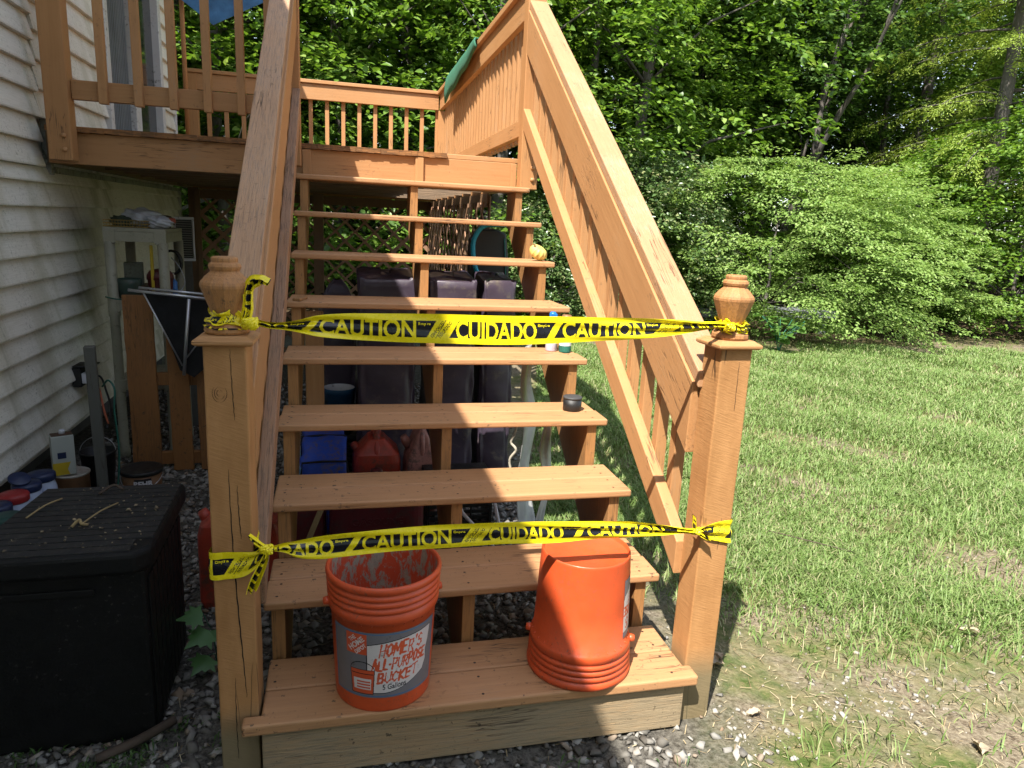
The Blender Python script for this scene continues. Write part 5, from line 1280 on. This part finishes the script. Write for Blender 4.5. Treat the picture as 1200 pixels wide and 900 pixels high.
# ------------------------------------------------------------------ stones, leaves, sticks on the ground
for x0, x1, y, z, lab in ((5.25,6.15,8.0,0.27,'flat grey stone slab low behind the right newel finial'),(6.75,7.65,8.0,0.27,'flat grey stone slab half hidden under the bush')):
    bm = bmesh.new(); bx(bm,x0,x1,y-0.3,y+0.3,z,z+0.11); bmesh.ops.subdivide_edges(bm, edges=bm.edges, cuts=4, use_grid_fill=True)
    for v in bm.verts: v.co += Vector((random.uniform(-.02,.02),random.uniform(-.02,.02),random.uniform(-.012,.012)))
    t = thing('stone_bench', lab, 'stone bench', (0,0,0), group='stone slabs by the bushes'); obj('slab', bm, CONC, t, bevel=0.01)
    for xx in (x0+0.15,x1-0.25): obj('footing', box(xx,xx+0.14,y-0.2,y+0.2,-0.1,z-0.002), CONC, t, bevel=0.01)
DRY = plain('dry_curled_leaf', (0.42,0.34,0.24), 0.85, var=0.35, vs=30, bk=0.4)
def dry_leaf(x, y, s, rz, label):
    bm = bmesh.new(); n_ = 9; rows = []
    for i in range(n_+1):
        t_ = i/n_; w_ = s*0.38*math.sin(PI*min(1,t_*0.95+0.03))**0.7*(1+0.25*math.sin(i*2.4))
        rows.append([bm.verts.new(((t_-0.5)*s, w_*j/3, 0.10*s+0.22*s*(j/3)**2+0.10*s*math.sin(t_*5)+0.04*s*math.sin(j*2+i))) for j in range(-3,4)])
    for a, b_ in zip(rows,rows[1:]):
        for j in range(6): bm.faces.new((a[j],a[j+1],b_[j+1],b_[j]))
    o = obj('dry_leaf', bm, DRY, smooth=True, loc=(x,y,ground_h(x,y)+0.004), rot=(0.2,0.1,rz)); tag(o, label, 'leaf', 'dry leaves on the lawn')
dry_leaf(1.47,0.30,0.075,0.5,'pale curled dry leaf just right of the right newel post shadow')
dry_leaf(1.50,0.335,0.055,1.8,'smaller dry leaf touching the pale one by the newel post')
dry_leaf(2.06,-0.22,0.06,0.9,'brown dry leaf at the lower right corner of the lawn')
dry_leaf(2.55,0.30,0.07,2.2,'dry leaf on the grass at the right edge')
dry_leaf(1.46,0.03,0.045,2.9,'small pale leaf on the bare soil in front of the right newel post')
twig('broken_branch', 'thick dark broken stick on the gravel before the storage box', [(-0.42,0.16,0.02),(-0.33,0.205,0.028),(-0.25,0.275,0.03)], [0.013]*9, BARKT, 'stick')
twig('grass_twig', 'long thin dry twig lying on the lawn', [(2.3,1.25,0.02),(2.45,1.05,0.035),(2.6,0.95,0.02)], 0.003, BARKT, 'twig')

# ------------------------------------------------------------------ vegetation
def leaf_mesh(name, P, D, L, W, tilt, rg, fold=0.25):
    """P leaf bases, D axis directions (horizontal-ish), L,W sizes"""
    n = len(P)
    D = D/np.linalg.norm(D,axis=1)[:,None]
    up = np.array([0,0,1.0])+rg.normal(0,tilt,(n,3)); S = np.cross(D,up); S /= np.linalg.norm(S,axis=1)[:,None]+1e-9
    Nn = np.cross(S,D)
    L = L[:,None]; W = W[:,None]
    b = P; t = P+D*L-Nn*L*0.12
    m1 = P+D*L*0.35; m2 = P+D*L*0.72-Nn*L*0.05
    l1 = m1+S*W+Nn*W*fold; r1 = m1-S*W+Nn*W*fold; l2 = m2+S*W*0.62+Nn*W*fold*.6; r2 = m2-S*W*0.62+Nn*W*fold*.6
    V = np.stack([b,l1,l2,t,r2,r1],1).reshape(-1,3); k = np.arange(n)*6
    F = np.concatenate([np.stack([k,k+1,k+2,k+3],-1),np.stack([k,k+3,k+4,k+5],-1)])
    return npmesh(name, V, F)
def sprays(P, D, nl, ln, wd, rg, droop=0.25, thick=0.05):
    """scatter nl leaf bases over flattened sprays"""
    n = len(P); D = D/np.linalg.norm(D,axis=1)[:,None]
    S = np.cross(D, np.array([0,0,1.0])); S /= np.linalg.norm(S,axis=1)[:,None]+1e-9
    t = rg.random((n,nl))**0.75; s = rg.uniform(-1,1,(n,nl)); sc_ = (0.65+0.7*rg.random(n))[:,None]
    half = wd*np.sin(np.pi*np.clip(t*0.9+0.08,0,1))
    pos = P[:,None]+D[:,None]*(t*ln*sc_)[...,None]+S[:,None]*(s*half*sc_)[...,None]
    pos[...,2] += -droop*ln*t**2-0.25*np.abs(s)*half*droop+rg.normal(0,thick,(n,nl))
    dirs = D[:,None]*(0.9-0.4*np.abs(s))[...,None]+S[:,None]*(s*0.9)[...,None]+rg.normal(0,0.25,(n,nl,3)); dirs[...,2] -= 0.15
    return pos.reshape(-1,3), dirs.reshape(-1,3)
def crown_points(n, rx, z0, z1, rg, shell=0.55, shape=0.6, lump=0.25):
    a = rg.random(n)*2*PI; t = rg.random(n); rad = rx*(shell+(1-shell)*rg.random(n)**0.5)
    ph = rg.random(4)*6
    prof = np.sin(np.pi*np.clip(t*0.86+0.12,0,1))**shape
    lum = 1+lump*np.sin(a*3+ph[0]+t*5)+lump*0.6*np.sin(a*7+ph[1]+t*11)
    R_ = rad*prof*lum
    P = np.stack([np.cos(a)*R_, np.sin(a)*R_, z0+t*(z1-z0)],-1)
    D = np.stack([np.cos(a),np.sin(a),rg.normal(0.05,0.2,n)],-1)
    return P, D
BARK = wood('forest_bark', 'Z', base=(0.085,0.07,0.058), bare=(0.12,0.11,0.10), wear=0.3, grain=2, bumpk=1.0, rough=0.95)
def trunk_bm(h, r, tips, rg, lean=(0,0), fork=None):
    bm = bmesh.new(); n_ = 9
    path = [Vector((lean[0]*(i/n_)+0.06*math.sin(i*1.3+r*90), lean[1]*(i/n_)+0.06*math.cos(i*1.1+r*70), -0.15+(h+0.15)*i/n_)) for i in range(n_+1)]
    tube(bm, path, [r*(1.15-0.85*i/n_) for i in range(n_+1)], 8)
    for tp in tips:
        tp = Vector(tp); zz = max(0.25*h, min(h*0.95, tp.z-0.35*math.hypot(tp.x,tp.y)))
        i = min(n_-1, max(0, int((zz+0.15)/(h+0.15)*n_))); st = path[i]
        mid = st.lerp(tp,0.5)+Vector((0,0,0.12*(tp-st).length))
        rr = r*(0.36*(1-zz/h)+0.10)
        tube(bm, [st, mid, tp], [rr,rr*0.6,rr*0.2], 5)
    return bm
def make_tree(name, label, cat, loc, h, r, rx, z0, z1, nspray, nl, L, W, mat, seed, group=None, ln=0.6, wd=0.35, tilt=0.35, droop=0.25, shell=0.55, shape=0.6, lump=0.25, rz=0, ntips=16, thick=0.05, lean=(0,0), trunk=True):
    rg = np.random.default_rng(seed)
    t = thing(name, label, cat, loc, rz, group)
    P, D = crown_points(nspray, rx, z0, z1, rg, shell, shape, lump)
    pos, dr = sprays(P, D, nl, ln, wd, rg, droop, thick); n_ = len(pos)
    me = leaf_mesh('crown', pos, dr, L*(0.6+0.7*rg.random(n_)), W*(0.7+0.5*rg.random(n_)), tilt, rg)
    link('crown', me, mat, t)
    if trunk:
        idx = rg.choice(len(P), ntips, replace=False)
        obj('trunk', trunk_bm(h, r, P[idx], rg, lean), BARK, t, smooth=True)
    return t
def copy_tree(src, loc, rz, sc_=1.0, label=None, zs=None):
    o = src.copy(); C.objects.link(o); o.location = loc; o.rotation_euler = (0,0,rz); o.scale = (sc_,sc_,zs or sc_)
    if label: o['label'] = label
    for ch in src.children:
        c = ch.copy(); C.objects.link(c); c.parent = o
    return o
LV = noisemat('maple_leaf', [(0,(0.055,0.115,0.016)),(0.35,(0.095,0.18,0.026)),(0.7,(0.145,0.25,0.040)),(0.92,(0.20,0.31,0.060)),(1,(0.27,0.36,0.10))], 0.42, 0.38, 0.4)
LV2 = noisemat('oak_leaf', [(0,(0.036,0.080,0.016)),(0.5,(0.065,0.13,0.026)),(1,(0.115,0.19,0.045))], 0.42, 0.32, 0.45)
LB = noisemat('bright_bush_leaf', [(0,(0.11,0.19,0.040)),(0.4,(0.18,0.285,0.070)),(0.8,(0.25,0.355,0.105)),(1,(0.32,0.41,0.15))], 0.5, 0.38, 0.3)
LR = noisemat('leathery_bush_leaf', [(0,(0.04,0.085,0.020)),(0.5,(0.085,0.145,0.042)),(0.85,(0.15,0.20,0.075)),(1,(0.28,0.28,0.13))], 0.32, 0.2, 0.6)
LH = noisemat('conifer_spray', [(0,(0.14,0.20,0.03)),(0.5,(0.24,0.33,0.06)),(1,(0.33,0.41,0.10))], 0.5, 0.35, 0.3)
GW = 'trees of the wood behind the lawn and deck'
DM = ('leafy maple tree with foliage to the ground at the edge of the wood','tall dark tree deep in the wood','bright green leaning tree at the edge of the wood')
ta = make_tree('broadleaf_tree', DM[0], 'tree', (0.2,10.2,0.1), 7.5, 0.11, 2.1, 0.3, 8.2, 520, 34, 0.115, 0.040, LV, 11, GW, shape=0.4)
tb = make_tree('broadleaf_tree', DM[1], 'tree', (-3.2,12.5,0.2), 11, 0.16, 2.9, 2.6, 12.5, 620, 34, 0.12, 0.042, LV2, 12, GW, shape=0.45, ln=0.8, wd=0.45)
tc_ = make_tree('broadleaf_tree', DM[2], 'tree', (2.6,9.4,0.1), 7, 0.10, 1.9, 0.2, 7.6, 480, 36, 0.10, 0.036, LV, 13, GW, shape=0.35, ln=0.7, droop=0.35)
rg = np.random.default_rng(5)
for (x, y) in ((-4.6,9.6),(-2.2,10.6),(-6.8,11.0),(4.6,11.2),(1.4,12.3),(6.3,12.6),(3.2,14.2),(-0.9,13.6),(14.6,10.8),(17.2,12.6)):
    copy_tree(ta, (x,y,0.1+0.02*y), rg.random()*6.28, 0.9+0.3*rg.random())
for (x, y) in ((-1.4,9.2),(-8.8,10.2),(5.2,10.2),(7.6,14.0),(13.0,13.8),(19.5,11.5)):
    copy_tree(tc_, (x,y,0.1+0.02*y), rg.random()*6.28, 0.9+0.3*rg.random())
for (x, y) in ((-6,14.5),(0.5,15.5),(4.2,16.5),(8.6,15.2),(11.4,16.2),(14.6,16.8),(18.6,16),(-9.6,15),(-3,18),(2.2,19),(6.4,19.2),(10,19.6),(13.6,20.2),(17.4,20.5),(21.8,19.5),(25,17),(-8,19),(23,14.5)):
    copy_tree(tb, (x,y,0.1+0.02*y), rg.random()*6.28, 0.95+0.35*rg.random())
# far low undergrowth closing the wood
for i,(x, y) in enumerate(((-9,17),(-5,17.5),(-1,17.2),(3,18),(7,17.4),(10.5,18.3),(14,18.4),(18,18.6),(22,17.8),(9.2,21.5),(12.5,22.5),(16,22.8),(5,22),(1,22),(-4,22),(20,22.5),(26,20),(28,16))):
    copy_tree(ta, (x,y,-0.4), rg.random()*6.28, 1.25, zs=0.9+0.4*rg.random())
for (x, y) in ((-3.5,-9.5),(-0.5,-10.2),(2.4,-9.8),(5.4,-10.4),(8.6,-9.6)):  # unseen trees added behind the camera to dim the light from that side
    copy_tree(ta, (x,y,0), rg.random()*6.28, 1.05)
# bare forked trunks seen in the dark gap right of the centre
def forked(name, label, loc, h, r, seed, forks=2):
    rg = np.random.default_rng(seed); t = thing(name, label, 'tree', loc)
    bm = bmesh.new()
    def br(p, d, ln_, r_, depth):
        pts = [p]; q = p.copy(); dd = d.copy()
        for i in range(5):
            dd = (dd+Vector(rg.normal(0,0.06,3))).normalized(); q = q+dd*ln_/5; pts.append(q.copy())
        tube(bm, pts, [r_*(1-0.09*i) for i in range(6)], 8)
        if depth > 0:
            for s in range(2 if depth > 1 else 3):
                nd = (dd+Vector((rg.normal(0,0.16),rg.normal(0,0.12),0.5))).normalized(); br(q, nd, ln_*0.72, r_*0.52, depth-1)
            br(pts[3], (dd+Vector((rg.normal(0,0.25),rg.normal(0,0.2),0.5))).normalized(), ln_*0.6, r_*0.3, 0)
    br(Vector((0,0,-0.2)), Vector((0.02,0,1)), h*0.45, r, 3); obj('trunk', bm, BARK, t, smooth=True)
    P, D = crown_points(260, 2.0, h*0.62, h*1.25, rg, 0.3, 0.6); pos, dr = sprays(P, D, 34, 0.7, 0.4, rg)
    link('crown', leaf_mesh('crown', pos, dr, 0.11*(0.6+0.7*rg.random(len(pos))), 0.04*(0.7+0.5*rg.random(len(pos))), 0.35, rg), LV2, t)
forked('forked_tree', 'grey forked tree trunk standing in the dark opening of the wood', (8.85,11.6,0.25), 6.2, 0.13, 3)
forked('forked_tree', 'slender trunk behind and right of the grey forked tree', (10.6,13.0,0.3), 7.5, 0.10, 8)
forked('forked_tree', 'slender trunk far back left of the grey forked tree', (7.6,13.2,0.3), 7.0, 0.08, 21)
for i,(x,y,lab) in enumerate(((11.7,14.4,'straight dark trunk at the back right of the dark opening'),(9.7,15.4,'thin straight trunk deep in the dark opening'),(12.6,12.2,'thick straight trunk beside the conifer boughs'))):
    t = thing('straight_tree', lab, 'tree', (x,y,0.2)); bm = bmesh.new()
    tube(bm, [(0.05*math.sin(k*1.2+i),0.04*math.cos(k+i),k*1.1-0.2) for k in range(10)], [0.15-0.009*k for k in range(10)], 9); obj('trunk', bm, BARK, t, smooth=True)
    rg3 = np.random.default_rng(70+i); P, D = crown_points(220, 2.0, 6, 11, rg3, 0.3); pos, dr = sprays(P, D, 30, 0.7, 0.4, rg3)
    link('crown', leaf_mesh('crown', pos, dr, 0.11*(0.6+0.7*rg3.random(len(pos))), 0.04*(0.7+0.5*rg3.random(len(pos))), 0.35, rg3), LV2, t)
# bushes along the lawn
def bush(name, label, cat, loc, rx, h, ns, nl, L, W, mat, seed, ln, wd, **kw):
    return make_tree(name, label, cat, loc, h*0.7, 0.035, rx, 0.05, h, ns, nl, L, W, mat, seed, None, ln=ln, wd=wd, ntips=24, **kw)
bush('leathery_bush', 'tall bush with small glossy leaves directly behind the right handrail', 'bush', (4.55,8.7,0.05), 1.35, 2.5, 620, 40, 0.062, 0.019, LR, 31, 0.30, 0.18, shape=0.35, tilt=0.7, droop=0.1)
bush('leathery_bush', 'smaller glossy-leaved bush seen through the right handrail balusters', 'bush', (3.2,8.3,0.05), 1.0, 1.7, 420, 40, 0.062, 0.019, LR, 32, 0.28, 0.16, shape=0.35, tilt=0.7, droop=0.1)
bush('layered_bush', 'wide light green bush with layered sprays at the back of the lawn', 'bush', (7.05,8.75,0.10), 2.1, 2.5, 640, 115, 0.052, 0.016, LB, 33, 0.85, 0.36, shape=0.42, tilt=0.22, droop=0.20, lump=0.20, thick=0.016)
bush('layered_bush', 'second lower light green bush merging into the right side of the wide one', 'bush', (9.0,8.9,0.15), 1.35, 1.9, 360, 110, 0.052, 0.016, LB, 34, 0.75, 0.34, shape=0.42, tilt=0.22, droop=0.20, lump=0.2, thick=0.016)
bush('broadleaf_bush', 'mid-green broad-leaved bush at the right edge of the lawn', 'bush', (11.9,8.6,0.1), 1.9, 3.6, 760, 40, 0.085, 0.032, LV, 35, 0.5, 0.28, shape=0.4)
bush('broadleaf_bush', 'bushy sapling behind the two light green bushes', 'bush', (10.7,10.4,0.1), 1.4, 2.7, 420, 38, 0.09, 0.034, LV, 36, 0.5, 0.28, shape=0.4)
# conifer boughs at the upper right
t = thing('conifer', 'conifer with long yellow-green drooping boughs at the upper right', 'tree', (11.7,9.4,0.1))
rg4 = np.random.default_rng(44); bm = bmesh.new(); tube(bm, [(0,0,-0.2),(0.05,0,3),(0.1,0.05,6),(0.1,0.1,9)], [0.16,0.13,0.09,0.03], 9)
PP = []; DD = []
for k in range(74):
    a = rg4.random()*2*PI; z = 2.2+6.5*rg4.random(); ln_ = (2.3-0.22*z)*(0.8+0.4*rg4.random())+0.6
    d = np.array([math.cos(a),math.sin(a),0.12]); pts = []
    for i in range(7):
        q = np.array([0.08,0.05,z])+d*ln_*i/6; q[2] -= 0.30*ln_*(i/6)**2; pts.append(q)
        if i > 0:
            for s in range(5):
                PP.append(q+rg4.normal(0,0.05,3)); sd = np.cross(d,[0,0,1])*rg4.choice([-1,1]); DD.append(d*0.8+sd*rg4.uniform(0.2,1)+np.array([0,0,-0.25]))
    tube(bm, pts, [0.022*(1-i/8) for i in range(7)], 5)
obj('trunk', bm, BARK, t, smooth=True)
pos, dr = sprays(np.array(PP), np.array(DD), 30, 0.42, 0.10, rg4, 0.5, 0.012)
link('boughs', leaf_mesh('boughs', pos, dr, 0.055*(0.6+0.6*rg4.random(len(pos))), 0.0085*np.ones(len(pos)), 0.25, rg4), LH, t)
# small leafy plant at the lawn edge, ferny seedlings, maple seedling by the box
def stem_plant(name, label, loc, stems, L, W, mat, seed, hgt, spread, nl=7):
    rg5 = np.random.default_rng(seed); t = thing(name, label, 'plant', loc); bm = bmesh.new(); P = []; D = []
    for s in range(stems):
        a = rg5.random()*2*PI; e = np.array([math.cos(a)*spread, math.sin(a)*spread, hgt*(0.7+0.3*rg5.random())])
        pts = [np.zeros(3), e*[0.3,0.3,0.6], e]; tube(bm, pts, 0.004, 5)
        for k in range(nl):
            t_ = 0.35+0.65*k/(nl-1); q = e*[t_**1.6,t_**1.6,t_]; an = rg5.random()*2*PI; P.append(q); D.append([math.cos(an),math.sin(an),-0.05])
    obj('stem', bm, GREENC, t); P = np.array(P); D = np.array(D); n_ = len(P)
    link('leaves', leaf_mesh('leaves', P, D, L*(0.7+0.5*rg5.random(n_)), W*(0.8+0.4*rg5.random(n_)), 0.3, rg5), mat, t)
LS = noisemat('seedling_leaf', [(0,(0.07,0.15,0.03)),(1,(0.13,0.23,0.06))], 0.45, 0.35)
stem_plant('leafy_seedling', 'bright broad-leaved seedling at the lawn edge right of the newel post', (5.75,6.35,0.0), 9, 0.13, 0.055, LS, 51, 0.48, 0.28)
stem_plant('leafy_seedling', 'low seedling close to the right newel post at the lawn edge', (4.85,6.35,0.0), 6, 0.11, 0.045, LS, 52, 0.26, 0.2)
def maple_leaf(bm, c, d, n_, s):
    d = Vector(d).normalized(); n_ = Vector(n_).normalized(); sd = d.cross(n_).normalized(); c = Vector(c)
    out = [(0,0),(0.28,0.05),(0.52,0.0),(0.40,0.22),(0.62,0.42),(0.36,0.42),(0.30,0.62),(0.17,0.60),(0,1.0),(-0.17,0.60),(-0.30,0.62),(-0.36,0.42),(-0.62,0.42),(-0.40,0.22),(-0.52,0.0),(-0.28,0.05)]
    ctr = bm.verts.new(c+d*s*0.35); vs = [bm.verts.new(c+sd*x*s+d*y*s+n_*(-0.18*s*abs(x)-0.1*s*y*y)) for x,y in out]
    for i in range(len(vs)): bm.faces.new((ctr,vs[i],vs[(i+1)%len(vs)]))
t = thing('maple_seedling', 'small maple seedling growing from the gravel between the box and the left newel post', 'plant', (-0.185,0.60,0))
bm = bmesh.new(); LVS = [((-0.03,-0.05,0.20),(-1,-0.25,0.0),0.085),((-0.01,-0.07,0.15),(-0.7,-0.8,-0.1),0.095),((0.03,-0.06,0.15),(0.8,-0.4,0),0.06),((-0.01,-0.10,0.08),(-0.5,-0.9,-0.2),0.085),((0.03,0.0,0.20),(0.6,0.4,0.1),0.06),((0.01,-0.03,0.13),(0.1,-1,-0.2),0.06)]
for c_, d_, s_ in LVS: maple_leaf(bm, c_, d_, (0.1,-0.35,1), s_)
obj('leaves', bm, plain('maple_seedling_leaf', (0.06,0.15,0.035), 0.5, var=0.3), t, smooth=True)
bm = bmesh.new()
for c_, d_, s_ in LVS: tube(bm, [(0,0,-0.02),(c_[0]*0.4,c_[1]*0.4,c_[2]*0.6),c_], 0.0015, 4)
obj('stem', bm, GREENC, t)
